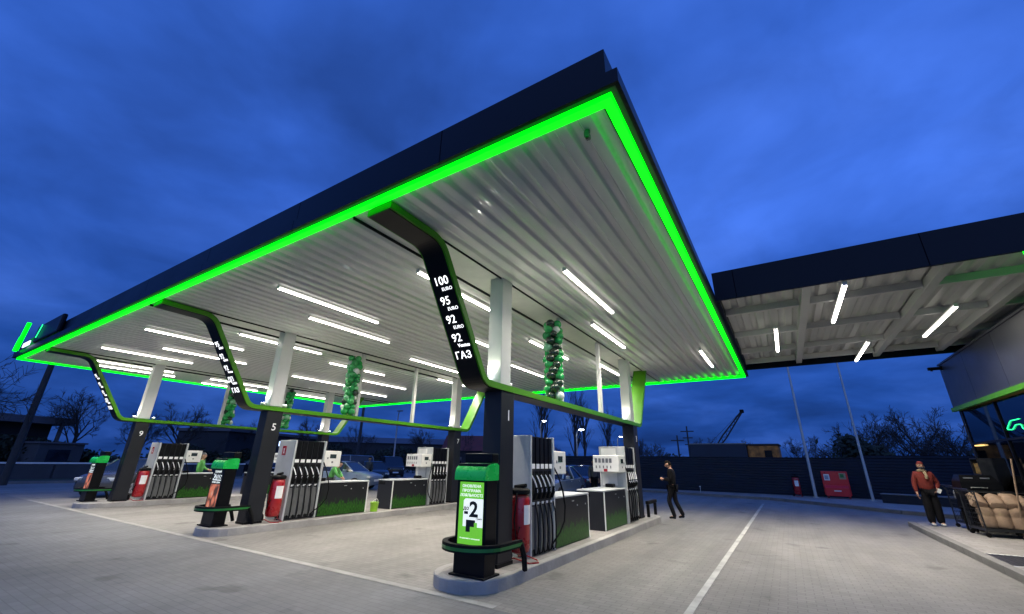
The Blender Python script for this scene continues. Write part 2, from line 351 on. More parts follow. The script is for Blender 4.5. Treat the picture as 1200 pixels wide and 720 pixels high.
L.new(sky.outputs[0], ns.inputs[6])
ad = N.new('ShaderNodeMix'); ad.data_type = 'RGBA'; ad.blend_type = 'ADD'; ad.inputs[0].default_value = 1; ad.clamp_result = False
L.new(mx.outputs[2], ad.inputs[6]); L.new(ns.outputs[2], ad.inputs[7]); 
dt = N.new('ShaderNodeVectorMath'); dt.operation = 'DOT_PRODUCT'; dt.inputs[1].default_value = (.42, -.9, .05); L.new(tc.outputs['Generated'], dt.inputs[0])  # unseen sky glow behind the camera, added to lift the ambient light
ag = N.new('ShaderNodeMapRange'); ag.inputs[1].default_value = .15; ag.inputs[2].default_value = 1.; ag.inputs[3].default_value = 0; ag.inputs[4].default_value = 1; L.new(dt.outputs['Value'], ag.inputs[0])
gl = N.new('ShaderNodeMix'); gl.data_type = 'RGBA'; gl.blend_type = 'MIX'; gl.inputs[6].default_value = (0, 0, 0, 1); gl.inputs[7].default_value = (.26, .37, .68, 1); L.new(ag.outputs[0], gl.inputs[0])
a2 = N.new('ShaderNodeMix'); a2.data_type = 'RGBA'; a2.blend_type = 'ADD'; a2.inputs[0].default_value = 1; L.new(ad.outputs[2], a2.inputs[6]); L.new(gl.outputs[2], a2.inputs[7]); L.new(a2.outputs[2], bg.inputs['Color']); bg.inputs['Strength'].default_value = 1.0
sl = bpy.data.lights.new('sun', 'SUN'); sl.energy = .02; sl.angle = math.radians(25); sl.color = (.55, .7, 1)
so = bpy.data.objects.new('sun', sl); COL.objects.link(so); so.rotation_euler = (math.radians(60), 0, math.radians(150))

# ------------------------------------------------------------------ ground
g = MB(); g.add([(-400, -30, 0), (400, -30, 0), (400, 500, 0), (-400, 500, 0)], [(0, 1, 2, 3)])
struct(g.obj('ground', M['paver']))
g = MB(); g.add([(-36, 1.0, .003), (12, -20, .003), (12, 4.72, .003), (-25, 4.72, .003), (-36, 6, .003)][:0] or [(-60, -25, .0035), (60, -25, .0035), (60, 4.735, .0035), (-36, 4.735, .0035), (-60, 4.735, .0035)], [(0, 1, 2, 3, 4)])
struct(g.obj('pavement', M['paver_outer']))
g = MB(); g.box(-1.31, -1.22, 3.2, 23.6, .002, .006)
struct(g.obj('road_markings', M['paint']))
g = MB(); g.box(-24, -3.2, 4.74, 4.86, -.05, .004)
g.box(-24, -3.2, 4.72, 4.737, -.05, .0035); struct(g.obj('drain_channel', M['joint']))
# shop pavement with kerb
g = MB(); g.prism([(2.88, 17.3), (2.88, 3.), (14, 3.), (14, 19.), (3.2, 18.4), (2.95, 18.0)], -.02, .118, 'z')
struct(g.obj('pavement', M['sidewalk']))
g = MB()
ky = [3+i for i in range(15)]
for y in ky: g.bbox(2.72, 2.877, y+.004, min(y+.996, 17.4), -.05, .13, .012)
g.bbox(2.745, 2.9, 17.42, 18.05, -.05, .128, .012)
struct(g.obj('kerb', M['concrete_dark']))
# far pavement + kerb along the fence: curb line drifts closer on the right
far = lambda x: 29.2 - (x+6)*.60 if x > -1 else 28.6-(x+6)*.38
g = MB()
xs = [-60, -40, -30, -20, -12, -7, -4, -1, .5, 2, 3.4, 5, 8]
ycv = [28.9, 28.9, 28.9, 28.9, 28.7, 28.0, 27.2, 26.6, 25.3, 23.9, 22.5, 21.6, 20.8]
g.prism([(x, y) for x, y in zip(xs, ycv)]+[(8, 31.5), (-60, 31.5)], -.02, .115, 'z')
struct(g.obj('pavement', M['sidewalk']))
g = MB()
for i in range(len(xs)-1):
    a, b = Vector((xs[i], ycv[i], 0)), Vector((xs[i+1], ycv[i+1], 0)); n = Vector((b.y-a.y, a.x-b.x, 0)).normalized()*.16
    g.prism([(a.x, a.y), (b.x, b.y), (b.x+n.x, b.y+n.y), (a.x+n.x, a.y+n.y)], -.05, .13, 'z')
struct(g.obj('kerb', M['concrete_dark']))
# verge on the far left
g = MB(); g.prism([(-80, -5), (-37, 5.5), (-36.5, 9.5), (-38, 20), (-60, 27), (-150, 27), (-150, -5)], -.02, .05, 'z'); struct(g.obj('grass_verge', M['grassv']))
g = MB(); g.prism([(-37.0, 3), (-36.8, 3), (-36.3, 9.5), (-37.7, 20), (-37.9, 20), (-36.5, 9.5)], -.02, .13, 'z'); struct(g.obj('kerb', M['concrete_dark']))

# ------------------------------------------------------------------ fuel canopy
CX0, CX1, CY0, CY1 = -22.84, -.79, 2.89, 17.95
ZS = 4.80
ISL = [-4.03, -11.05, -19.45]
can = thing('fuel_canopy', 'big flat dark navy fuel canopy edged with a bright green light strip', 'canopy', (-11.8, 10.4, 0))
cl0 = Vector((11.8, -10.4, 0))
def cobj(mb, name, mat, **k): return mb.obj(name, mat, can, loc=cl0, **k)
def deck(x0, x1, y0, y1, z, pitch=.28, d=.07):
    prof = []; n = max(1, round((x1-x0)/pitch)); p = (x1-x0)/n; c = .012
    for i in range(n):
        a = x0+i*p
        prof += [(a+.001, z+.0002), (a+c, z), (a+p*.46-c, z), (a+p*.46, z+.003), (a+p*.46+c, z+.012), (a+p*.60-c, z+d-.012), (a+p*.60, z+d-.003), (a+p*.60+c, z+d), (a+p*.86-c, z+d), (a+p*.86, z+d-.003), (a+p*.86+c, z+d-.013), (a+p-c*.7, z+.012), (a+p-.002, z+.003)]
    prof.append((x1, z))
    vs = [(x, y, zz) for y in (y0, y1) for x, zz in prof]; n = len(prof)
    return vs, [(i, i+1, n+i+1, n+i) for i in range(n-1)]
g = MB(); edges = [CX1-.12]
for c in ISL: edges += [c+.12, c-.58]
edges.append(CX0+.12)
for i in range(0, len(edges), 2):
    g.add(*deck(edges[i+1], edges[i], CY0+.14, CY1-.14, ZS))
cobj(g, 'soffit', M['soffit'], smooth=True)
g = MB(); g.box(CX0+.02, CX1-.02, CY0+.02, CY1-.02, ZS+.09, ZS+.3); cobj(g, 'roof_deck', M['fascia_ret'])
for c in ISL:
    g = MB(); g.box(c-.575, c+.105, 3.05, CY1-.15, ZS+.02, ZS+.06); g.box(c+.105, c+.115, 3.05, CY1-.15, ZS-.03, ZS+.06, 1); g.box(c-.585, c-.575, 3.05, CY1-.15, ZS-.03, ZS+.06, 1)  # black edge strips draw the shadow line along the recessed panel
    cobj(g, 'column_row_panel', [M['white'], M['black']])
def frame(g, x0, x1, y0, y1, wd, z0, z1):
    g.box(x0, x1, y0, y0+wd, z0, z1); g.box(x0, x1, y1-wd, y1, z0, z1)
    g.box(x0, x0+wd, y0+wd, y1-wd, z0, z1); g.box(x1-wd, x1, y0+wd, y1-wd, z0, z1)
g = MB(); frame(g, CX0-.1, CX1+.1, CY0-.1, CY1+.1, .04, ZS-.005, ZS+.155); cobj(g, 'fascia', M['navy'])
g = MB(); frame(g, CX0-.0595, CX1+.0595, CY0-.0595, CY1+.0595, .057, ZS+.008, ZS+.10); cobj(g, 'fascia_return', M['fascia_ret'])
g = MB(); frame(g, CX0-.03, CX1-.03, CY0-.02, CY1, .12, ZS+.155, ZS+.56); g.box(CX0+.05, CX1-.12, CY0+.06, CY1-.1, ZS+.50, ZS+.54); cobj(g, 'parapet', M['navy'])
g = MB(); g.box(CX0-.03, CX1-.03, CY0-.045, CY0-.022, ZS+.155, ZS+.175); cobj(g, 'flashing', M['grey'])
sw = .092
for a in ((CX0, CX1, CY0, CY0+sw), (CX0, CX1, CY1-sw, CY1), (CX0, CX0+sw, CY0+sw, CY1-sw), (CX1-sw, CX1, CY0+sw, CY1-sw)):
    g = MB(); g.box(*a, ZS-.05, ZS+.043); cobj(g, 'light_strip', M['strip'])

# camera in the soffit corner
t = thing('security_camera', 'small dome camera tucked in the near corner of the canopy soffit', 'camera', (-1.16, 3.22, ZS))
t.scale = (.7, .7, .7)
MB().lathe([(.045, 0), (.045, -.03), (.03, -.04)], n=12).obj('base', M['grey'], t, True)
MB().bbox(-.035, .035, -.06, .06, -.13, -.045, .012).obj('body', M['grey'], t)
MB().lathe([(.03, 0), (.026, -.02), (.01, -.028)], (0, -.02, -.13), 12).obj('lens', M['glass'], t, True)

# emblem sign at the left end of the front fascia
t = thing('fascia_sign', 'green neon emblem of slanted bars with white lettering plate on canopy corner', 'sign', (-22.2, 2.74, 4.9))
MB().bbox(1.9, 4.6, .0, .12, .09, .66, .04).obj('sign_box', M['navy'], t)
MB().tube([(.17, -.05, .04), (.27, -.05, .42), (.47, -.05, 1.0)], .058, 8).obj('emblem_bar', M['strip'], t, True)
MB().tube([(-.02, -.05, .04), (.06, -.05, .3), (.17, -.05, .5)], .055, 8).obj('emblem_bar', M['strip'], t, True)
MB().tube([(2.35, -.03, .2), (2.6, -.03, .6)], .011, 6).obj('emblem_bar', M['neon'], t, True)
MB().bbox(.85, 1.7, -.035, 0, .05, .2, .01).obj('name_plate', M['whitelit'], t)

# ------------------------------------------------------------------ price frames, columns
def fillet(pts, r, k=5):
    out = [pts[0]]
    for i in range(1, len(pts)-1):
        a, b, c = Vector(pts[i-1]), Vector(pts[i]), Vector(pts[i+1]); u = (a-b).normalized(); v = (c-b).normalized()
        ang = u.angle(v); d = r/math.tan(ang/2); p0 = b+u*d; p1 = b+v*d
        bis = (u+v).normalized(); cen = b+bis*(r/math.sin(ang/2))
        a0 = p0-cen; a1 = p1-cen; th = a0.angle(a1)
        for j in range(k+1):
            f = j/k; q = (a0*math.sin((1-f)*th)+a1*math.sin(f*th))/math.sin(th); out.append(tuple(cen+q))
    out.append(pts[-1]); return out
def offset(path, d):
    out = []
    for i, p in enumerate(path):
        a = Vector(path[max(0, i-1)]); b = Vector(path[min(len(path)-1, i+1)]); t_ = (b-a).normalized(); n_ = Vector((-t_.y, t_.x)); out.append(tuple(Vector(p)+n_*d))
    return out
PATH = fillet([(3.02, 4.675), (4.03, 4.655), (5.27, 2.72), (14.0, 2.72), (15.32, 4.79)], .34, 7)
def strip_poly(p, q): return list(p)+list(q)[::-1]
def price_frame(x, label, rows):
    t = thing('price_sign_frame', label, 'price sign', (x, 0, 0), 0, 'folded price sign frames under the canopy')
    P0 = PATH; P1 = offset(P0, .10); Pm = offset(P0, -.012)
    g = MB(); A, B = P0, P1; n = len(A)
    vs = [(xx, *p) for xx in (-.225, .225) for p in A]+[(xx, *p) for xx in (-.225, .225) for p in B]
    fs = []
    for i in range(n-1):
        fs += [(2*n+i, 2*n+i+1, 3*n+i+1, 3*n+i), (i, i+1, 2*n+i+1, 2*n+i), (n+i, n+i+1, 3*n+i+1, 3*n+i), (i, i+1, n+i+1, n+i)]
    fs += [(0, n, 3*n, 2*n), (n-1, 2*n-1, 4*n-1, 3*n-1)]
    g.add(vs, fs); g.obj('lime_lining', M['lime'], t)
    g = MB(); A, B = Pm, offset(P0, .02)
    vs = [(xx, *p) for xx in (-.195, .195) for p in A]+[(xx, *p) for xx in (-.195, .195) for p in B]; fs = []
    for i in range(n-1):
        fs += [(i, i+1, n+i+1, n+i), (i, i+1, 2*n+i+1, 2*n+i), (n+i, n+i+1, 3*n+i+1, 3*n+i)]
    fs += [(0, n, 3*n, 2*n), (n-1, 2*n-1, 4*n-1, 3*n-1)]
    g.add(vs, fs); g.obj('black_face', M['black'], t)
    # lettering on the slanting leg
    a = Vector((0, 4.03, 4.655)); b = Vector((0, 5.27, 2.72)); d = (b-a).normalized(); upv = -d; nrm = Vector((1, 0, 0)).cross(upv)
    for (z, body, size, xo, bold) in rows:
        f = (4.655-z)/(4.655-2.72); o = a+(b-a)*f+nrm*.0135+Vector((xo, 0, 0))
        text('lettering', body, size, M['text'], t, o, (1, 0, 0), upv, bold)
    return t
rows1 = [(4.185, '100', .185, .0, .006), (4.075, 'EURO', .075, .07, .004), (3.92, '95', .185, -.03, .006), (3.81, 'EURO', .075, .07, .004), (3.665, '92', .185, -.03, .006), (3.555, 'EURO', .075, .07, .004),
         (3.41, '92', .185, -.03, .006), (3.305, 'Ventus', .08, .065, .02), (3.165, 'ГАЗ', .165, .0, .01)]
rows2 = [(4.12, '95', .18, -.03, .006), (4.03, 'EURO', .075, .08, .01), (3.86, '92', .18, -.03, .006), (3.77, 'EURO', .075, .08, .01), (3.61, '92', .18, -.03, .006), (3.52, 'Ventus', .075, .08, .02),
         (3.36, 'ДП', .17, -.03, .006), (3.27, 'EURO', .075, .08, .01), (3.12, 'ГАЗ', .17, .0, .014)]
price_frame(ISL[0], 'black price band reading 100, 95, 92, 92 and ГАЗ, above pump column 1', rows1)
price_frame(ISL[1], 'black price band with lime edge folding down to the beam on column 5', rows2)
price_frame(ISL[2], 'smallest, farthest price band folding down to the beam on column 9', rows2)

def column(x, y, num, label):
    t = thing('canopy_column', label, 'column', (x, y, 0), 0, 'dark lower columns with white upper shafts')
    MB().bbox(-.14, .205, -.2, .2, .15, 2.712, .008).obj('lower_cladding', M['charcoal'], t)
    MB().box(-.15, .215, -.21, .21, .148, .2).obj('base_skirt', M['black'], t)
    g = MB(); g.bbox(-.13, .15, -.16, .16, 2.838, 4.822, .006); g.obj('upper_shaft', M['shaft'], t)
    text('number', num, .24, M['whitetext'], t, (.2065, .03, 2.32), (0, 1, 0), (0, 0, 1), .012)
    return t
YC1, YC2 = 5.97, 13.32
column(ISL[0], YC1, '1', 'near dark column numbered 1 under the nearest price sign')
column(ISL[0], YC2, '3', 'dark column at the far end of the nearest pump island, beside walking man')
column(ISL[1], YC1, '5', 'dark column numbered 5 on the middle pump island')
column(ISL[1], YC2, '7', 'far dark column numbered 7 on the middle pump island')
column(ISL[2], YC1, '9', 'dark column numbered 9 at front of the farthest pump island')
column(ISL[2], YC2, '11', 'far small column numbered 11 behind the middle dispenser')

# spotlights standing on the beam at each white shaft
def beam_spot(x, y, label):
    t = thing('spotlight', label, 'spotlight', (x, y, 2.838), 0, 'uplights at the feet of the white shafts')
    MB().bbox(-.07, .07, -.03, .03, .0, .03, .006).obj('bracket', M['grey'], t)
    MB().bbox(-.06, .06, -.035, .035, .03, .075, .008).obj('housing', M['white'], t)
    MB().box(-.05, .05, -.025, .025, .0755, .078).obj('lens', M['lamp2'], t)
    ld = bpy.data.lights.new('uplight', 'SPOT'); ld.energy = 26; ld.spot_size = math.radians(110); ld.spot_blend = .8; ld.color = (1, .97, .82); ld.shadow_soft_size = .03
    lo = bpy.data.objects.new('uplight', ld); COL.objects.link(lo); lo.parent = t; lo.location = (0, 0, .1); lo.rotation_euler = (PI, 0, 0)
    return t
for x, nm in zip(ISL, ('near', 'middle', 'farthest')):
    n1, n2 = dict(near=('1', '3'), middle=('5', '7'), farthest=('9', '11'))[nm]
    beam_spot(x-.03, YC1-.24, 'small uplight in front of the white shaft above column '+n1)
    beam_spot(x+.02, YC1+.30, 'small uplight behind the white shaft above column '+n1)
    beam_spot(x-.03, YC2-.24, 'small uplight in front of the white shaft above column '+n2)
    beam_spot(x+.02, YC2+.30, 'small uplight between white shaft '+n2+' and the lime end of its frame')

# thin white posts and balloon garlands
def post(x, y, label):
    o = MB().bbox(x-.05, x+.05, y-.05, y+.05, 2.836, 4.818, .006).obj('hanger_post', M['shaft']); tag(o, label, 'post', 'thin white posts between beam and soffit')
post(ISL[0], 8.48, 'thin white post beside the big balloon garland on the nearest beam')
post(ISL[0], 10.95, 'thin white bare post on the nearest beam, no balloons')
post(ISL[1], 8.55, 'thin white post beside the balloons on the middle beam')
post(ISL[1], 10.95, 'thin white bare post on the middle beam, no balloons')
post(ISL[2], 8.5, 'thin white post on the farthest beam beside nearer balloon garland')
post(ISL[2], 10.95, 'thin white post on the farthest beam beside its rear balloons')
bal = MB(); 
prof = [(.001, -.112), (.012, -.105), (.045, -.08), (.075, -.04), (.087, .01), (.078, .055), (.05, .086), (.02, .097), (.001, .099)]
bal.lathe(prof, n=12); bal_me = {}
for k in ('balloon_g', 'balloon_l', 'balloon_w', 'balloon_k'):
    o = bal.obj('balloon', M[k], smooth=True); bal_me[k] = o.data; bpy.data.objects.remove(o)
def garland(x, y, label, rad=1., seed=0):
    rnd = random.Random(seed)
    t = thing('balloon_garland', label, 'balloons', (x, y, 2.86), 0, 'green balloon garlands on the beams')
    MB().tube([(0, 0, 0), (0, 0, 1.84)], .012, 6).obj('cord', M['white'], t)
    seq = ['balloon_g', 'balloon_w', 'balloon_l', 'balloon_g'] if seed != 1 else ['balloon_g', 'balloon_w', 'balloon_g', 'balloon_k']; nl = 13
    for i in range(nl):
        for k in range(4):
            a = k*PI/2+i*.52+rnd.uniform(-.12, .12); r = rnd.uniform(.095, .135)*rad
            kk = seq[(k+i//3) % 4] if rnd.random() < .7 else rnd.choice(['balloon_l', 'balloon_g', 'balloon_w', 'balloon_k'])
            o = link('balloon', bal_me[kk], t); o.location = (r*math.cos(a), r*math.sin(a), .1+i*.135+rnd.uniform(-.015, .015))
            q = Vector((-math.cos(a), -math.sin(a), rnd.uniform(-.3, .3))); o.rotation_mode = 'QUATERNION'; o.rotation_quaternion = q.to_track_quat('-Z', 'Y'); s = rnd.uniform(.95, 1.32); o.scale = (s, s, s)
    return t
garland(ISL[0]-.02, 8.18, 'largest garland of green, white and black balloons, on the nearest beam', 1, 1)
garland(ISL[1], 8.25, 'balloon garland on the middle beam left of its white post', 1, 2)
garland(ISL[2], 8.75, 'small distant balloon garland on the farthest beam, front one', 1, 3)
garland(ISL[2], 11.2, 'small distant balloon garland behind column 5, rear one of the farthest beam', 1, 4)

# ------------------------------------------------------------------ lamps
def lamp_proto(length, nm):
    t = thing('linear_lamp', 'lamp', 'lamp', (0, 0, 0), 0, 'linear lamps under the fuel canopy')
    MB().box(-.033, .033, -length/2, length/2, -.0215, .055).obj('housing', M['white'], t)
    MB().prism([(-.031, -.0216), (-.02, -.0262), (.02, -.0262), (.031, -.0216)], -length/2+.012, length/2-.012, 'y').obj('diffuser', M['lamp'], t)
    for e in (-1, 1): a, b = sorted((e*.0335, e*.0375)); MB().box(a, b, -length/2+.01, length/2-.01, -.0213, .012).obj('side_lens', M['lampside'], t)
    ld = bpy.data.lights.new('lamp_light', 'AREA'); ld.shape = 'RECTANGLE'; ld.size = .05; ld.size_y = length-.03; ld.energy = 78; ld.color = (1, .91, .80); ld.spread = math.radians(126)
    lo = bpy.data.objects.new('lamp_light', ld); COL.objects.link(lo); lo.parent = t; lo.location = (0, 0, -.028)
    for e in (-1, 1): a, b = sorted((e*length/2+e*.0005, e*(length/2+.008))); MB().box(-.034, .034, a, b, -.031, .055).obj('end_cap', M['white'], t)
    return t
LP = [
 (-2.72, 6.02, 8.45, 'longest looking lamp, first on the ribbed soffit right of price sign 1'),
 (-3.42, 8.97, 11.56, 'second lamp right of price sign 1, close above the white posts'),
 (-1.60, 12.67, 15.5, 'lone lamp near the far right corner of the fuel canopy'),
 (-5.00, 4.90, 7.1, 'lamp passing just behind the 95 of the nearest price sign'),
 (-6.80, 7.7, 10.1, 'lamp behind the lower 92 of the nearest price sign'),
 (-7.53, 11.97, 14.3, 'lamp seen just right of white shaft 1 at its foot'),
 (-5.45, 9.53, 12.05, 'lamp half hidden by the big balloon garland'),
 (-4.82, 12.8, 15.6, 'lamp between the bare post and the far white shaft of beam 1'),
 (-7.93, 3.93, 6.36, 'upper one of the two long lamps between price signs 1 and 5'),
 (-9.07, 5.34, 7.76, 'lower one of the two long lamps between price signs 1 and 5'),
 (-9.98, 9.6, 11.97, 'lamp above the bare post of the middle beam'),
 (-11.6, 12.73, 15.2, 'lamp left of white shaft 7, low near the green back edge'),
 (-12.07, 5.24, 7.67, 'lamp running behind the top of white shaft 5'),
 (-12.97, 8.65, 11.1, 'lamp behind the middle beam balloons, upper of three'),
 (-14.7, 11.43, 14.0, 'lamp right of the middle beam balloons and its post'),
 (-17.45, 12.73, 15.3, 'lamp just below the middle beam balloons, lowest of three'),
 (-16.5, 9.4, 11.95, 'lamp between white shaft 5 and the middle beam balloons'),
 (-13.83, 3.76, 6.13, 'upper long lamp passing behind the top letters of price sign 5'),
 (-15.86, 4.86, 7.25, 'second long lamp passing behind price sign 5'),
 (-17.55, 3.86, 6.25, 'lamp left of price sign 5 ending before it'),
 (-20.25, 4.4, 6.54, 'upper of the two lamps behind white shaft 9'),
 (-21.3, 4.73, 7.08, 'lower of the two lamps behind white shaft 9'),
 (-21.3, 12.4, 14.7, 'distant lamp right of white shaft 5 above green back edge'),
 (-20.5, 8.23, 10.6, 'upper distant lamp at the foot of price sign 5'),
 (-22.0, 8.45, 10.97, 'lower distant lamp at the foot of price sign 5'),
]
lp = lamp_proto(2.5, 'a')
for i, (x, y0, y1, lb) in enumerate(LP):
    o = lp if i == 0 else dup(lp)
    relabel(o, lb, (x, (y0+y1)/2, ZS-.05))

# ------------------------------------------------------------------ second canopy and shop
RX0, RX1, RY0, RY1 = CX1+.105, 11.0, 9.0, 16.6
t = thing('link_canopy', 'smaller navy edged canopy joining the fuel canopy to the shop', 'canopy', (3, 12.8, 0)); l2 = Vector((-3, -12.8, 0))
g = MB(); g.box(RX0, RX1, RY0, RY0+.05, 4.80, 5.43); g.box(RX0, RX1, RY1-.05, RY1, 4.76, 5.2); g.box(RX0, RX0+.05, RY0+.05, RY1-.05, 4.86, 5.3)
g.box(RX0+.05, RX1, RY0+.05, RY1-.05, 5.22, 5.26); g.obj('fascia', M['navy'], t, loc=l2)
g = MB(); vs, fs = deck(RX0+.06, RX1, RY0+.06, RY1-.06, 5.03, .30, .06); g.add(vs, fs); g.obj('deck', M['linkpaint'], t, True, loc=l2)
g = MB()
for x in (.9, 2.9, 4.33, 6.9): g.box(x-.075, x+.075, RY0+.06, RY1-.06, 4.84, 5.025)
for y in (10.4, 12.45, 14.5, 16.1): 
    xs_ = [RX0+.06, .8, 1.0, 2.8, 3.0, 4.23, 4.43, 6.8, 7.0, RX1]
    for k in range(0, len(xs_), 2): g.box(xs_[k], xs_[k+1], y-.055, y+.055, 4.88, 5.025)
g.obj('beam', M['linkpaint'], t, loc=l2)
g = MB(); g.box(3.72, RX1, RY0+.052, RY0+.15, 4.79, 4.88); g.obj('light_strip', M['strip2'], t, loc=l2)
for x, y0, y1, lb in [(1.46, 9.05, 11.68, 'longest lamp at the front of the link canopy, left of its white beam'), (.32, 11.43, 14.15, 'lamp of the link canopy nearest the fuel canopy'),
                  (2.38, 13.98, 16.52, 'rear lamp of the link canopy, hanging against the sky'), (3.5, 11.48, 14.13, 'lamp of the link canopy nearest the shop')]:
    o = dup(lp); o['group'] = 'linear lamps under the link canopy'; relabel(o, lb, (x, (y0+y1)/2, 4.76)); 

BX = 4.5; BYF = 17.75
t = thing('shop_building', 'dark shop building with lime stripe and glass wall at the right edge', 'building', (8, 12, 0)); l3 = Vector((-8, -12, 0))
g = MB()
yj = [5.5, 7.55, 9.6, 11.65, 13.7, 15.75, BYF]
for a, b in zip(yj[:-1], yj[1:]): g.box(BX, BX+.08, a+.006, b-.006, 3.33, 4.60)
g.box(BX+.02, 14, 5.5, BYF-.01, 3.36, 4.56); g.box(BX-.03, BX+.2, 5.5, BYF+.03, 4.602, 4.65)
g.obj('upper_cladding', M['bpanel'], t, loc=l3)
g = MB(); g.box(BX-.05, BX+.04, 5.5, BYF+.02, 3.215, 3.325); g.obj('lime_stripe', M['lime'], t, loc=l3)
MB().box(BX+.1, 14, BYF-.1, BYF, .118, 3.36).obj('end_wall', M['walldark'], t, loc=l3)
g = MB(); g.box(13.9, 14, 5.5, BYF-.1, .118, 3.36); g.box(BX+.1, 13.9, 5.5, 5.6, .118, 3.36); g.box(BX+.1, 14, 5.6, BYF-.1, .1, .125); g.obj('wall', M['walldark'], t, loc=l3)
def glass_wall():
    m, N, L, b = _nodes('shop_glass'); out = N['Material Output']
    gl = N.new('ShaderNodeBsdfGlossy'); gl.inputs['Roughness'].default_value = .02; gl.inputs['Color'].default_value = (.9, .95, 1, 1)
    tr = N.new('ShaderNodeBsdfTransparent'); tr.inputs['Color'].default_value = (.5, .53, .55, 1)
    fr = N.new('ShaderNodeFresnel'); fr.inputs['IOR'].default_value = 1.6; ms = N.new('ShaderNodeMixShader')
    L.new(fr.outputs[0], ms.inputs[0]); L.new(tr.outputs[0], ms.inputs[1]); L.new(gl.outputs[0], ms.inputs[2]); L.new(ms.outputs[0], out.inputs['Surface']); return m
M['shopglass'] = glass_wall()
for a, b in [(6.0, 8.5), (8.5, 11), (11, 13.1), (13.1, 15.2), (15.2, 17.6)]:
    w_ = MB().box(BX+.12, BX+.13, a+.03, b-.03, .2, 3.2).obj('window', M['shopglass'], t, loc=l3)
    f_ = MB(); f_.box(BX+.09, BX+.16, a-.028, a+.028, .12, 3.2); f_.box(BX+.09, BX+.16, a+.03, b-.03, 2.28, 2.33); f_.box(BX+.09, BX+.16, a+.03, b-.03, .12, .2); f_.obj('window_frame', M['black'], w_)
MB().box(BX+.1, BX+.16, 17.57, 17.66, .12, 3.2).obj('corner_mullion', M['black'], t, loc=l3)
MB().box(BX+.17, BX+.18, 13.1, 17.6, 2.4, 3.2).obj('dark_transom_panel', M['navy'], t, loc=l3)
# interior
for i, (x, y, z1) in enumerate([(5.25, 17.05, 1.75), (6.6, 15.2, 1.75)]):
    s = thing('display_shelf', ['shelf of packaged goods just inside the shop glass', 'shelf of packaged goods deeper inside the shop'][i], 'shelf', (x, y, .125), -PI/2 if i == 0 else 0, 'shelves inside the shop')
    g = MB(); g.box(-.3, -.27, -.9, .9, 0, z1); g.box(.27, .3, -.9, .9, 0, z1)
    for z in (.15, .55, .95, 1.35, 1.75): g.box(-.268, .268, -.9, .9, z, z+.03)
    g.obj('rack', M['wire'], s)
    g = MB()
    for z in (.18, .58, .98, 1.38):
        y_ = -.85
        while y_ < .8:
            wv = random.uniform(.08, .2); g.box(-.26, random.uniform(-.1, .1), y_, y_+wv-.015, z+.002, z+random.uniform(.16, .3)); y_ += wv
    g.obj('goods', M['shelfgoods'], s)
    MB().box(-.25, .25, -.7, .7, z1+.35, z1+.38).obj('shelf_lamp', M['warm'], s)
# neon emblem hung inside the glass
def neon(pts): return [(BX+.107, y, z) for y, z in pts]
o = MB().tube(neon([(14.22, 2.70), (14.666, 2.697), (14.726, 2.685), (15.009, 2.544), (15.001, 2.521), (14.769, 2.502), (14.698, 2.516), (14.531, 2.584), (14.462, 2.594), (14.271, 2.583), (14.231, 2.569), (14.215, 2.493), (14.175, 2.476), (13.95, 2.466)]), .009, 6).obj('neon_sign', M['neon'], smooth=True)
tag(o, 'green neon outline emblem glowing on the shop glass', 'neon sign')
t = thing('wall_camera', 'small dark camera on the shop corner under the link canopy', 'camera', (BX-.05, 17.5, 4.5))
MB().box(0, .05, -.04, .04, -.06, .06).obj('bracket', M['black'], t); MB().bbox(-.28, .0, -.05, .05, -.05, .04, .015).obj('body', M['black'], t); MB().lathe([(.03, 0), (.03, .02), (.02, .03)], (-.2, 0, -.08), 10).obj('lens', M['glass'], t, True)

# entrance grating in the pavement
t = thing('floor_grating', 'dark foot grating with pale frame sunk in the shop pavement', 'grating', (3.45, 11.7, .12))
g = MB(); g.box(-.62, .62, -.62, -.58, -.02, .006); g.box(-.62, .62, .68, .72, -.02, .006); g.box(-.62, -.58, -.58, .68, -.02, .006); g.box(.58, .62, -.58, .68, -.02, .006); g.obj('frame', M['white'], t)
g = MB(); g.box(-.578, .578, -.578, .678, -.001, .0005)
for i in range(14): g.box(-.57+i*.082, -.545+i*.082, -.578, .678, .0006, .005)
for i in range(10): g.box(-.578, .578, -.56+i*.13, -.552+i*.13, .0052, .0056)
g.obj('bars', [M['grate']], t)

# ------------------------------------------------------------------ pump islands
def stadium(x0, x1, y0, y1, n=10, r=None):
    r = (x1-x0)/2; cx = (x0+x1)/2
    return [(cx+r*math.cos(PI+PI*k/n), y0+r+r*math.sin(PI+PI*k/n)) for k in range(n+1)]+[(cx+r*math.cos(PI*k/n), y1-r+r*math.sin(PI*k/n)) for k in range(n+1)]
def island(x, label):
    t = thing('pump_island', label, 'kerbed island', (x, 9.7, 0), 0, 'kerbed pump islands')
    out = stadium(-.56, .56, -4.78, 4.72); inn = stadium(-.44, .44, -4.66, 4.60)
    g = MB(); n = len(out)
    vs = [(*p, -.05) for p in out]+[(*p, .14) for p in out]+[(p[0]*.985, p[1]*.998, .152) for p in out]+[(*p, .152) for p in inn]+[(*p, .1) for p in inn]
    fs = []
    for k in range(4): fs += [(k*n+i, k*n+(i+1) % n, (k+1)*n+(i+1) % n, (k+1)*n+i) for i in range(n)]
    g.add(vs, fs); g.obj('kerb_edge', M['concrete'], t)
    g = MB(); g.prism(inn, .05, .149, 'z'); g.obj('paved_top', M['sidewalk'], t)
    return t
island(ISL[0], 'nearest kerbed pump island, with columns 1 and 3')
island(ISL[1], 'middle kerbed pump island, with columns 5 and 7')
island(ISL[2], 'farthest kerbed pump island, with columns 9 and 11')

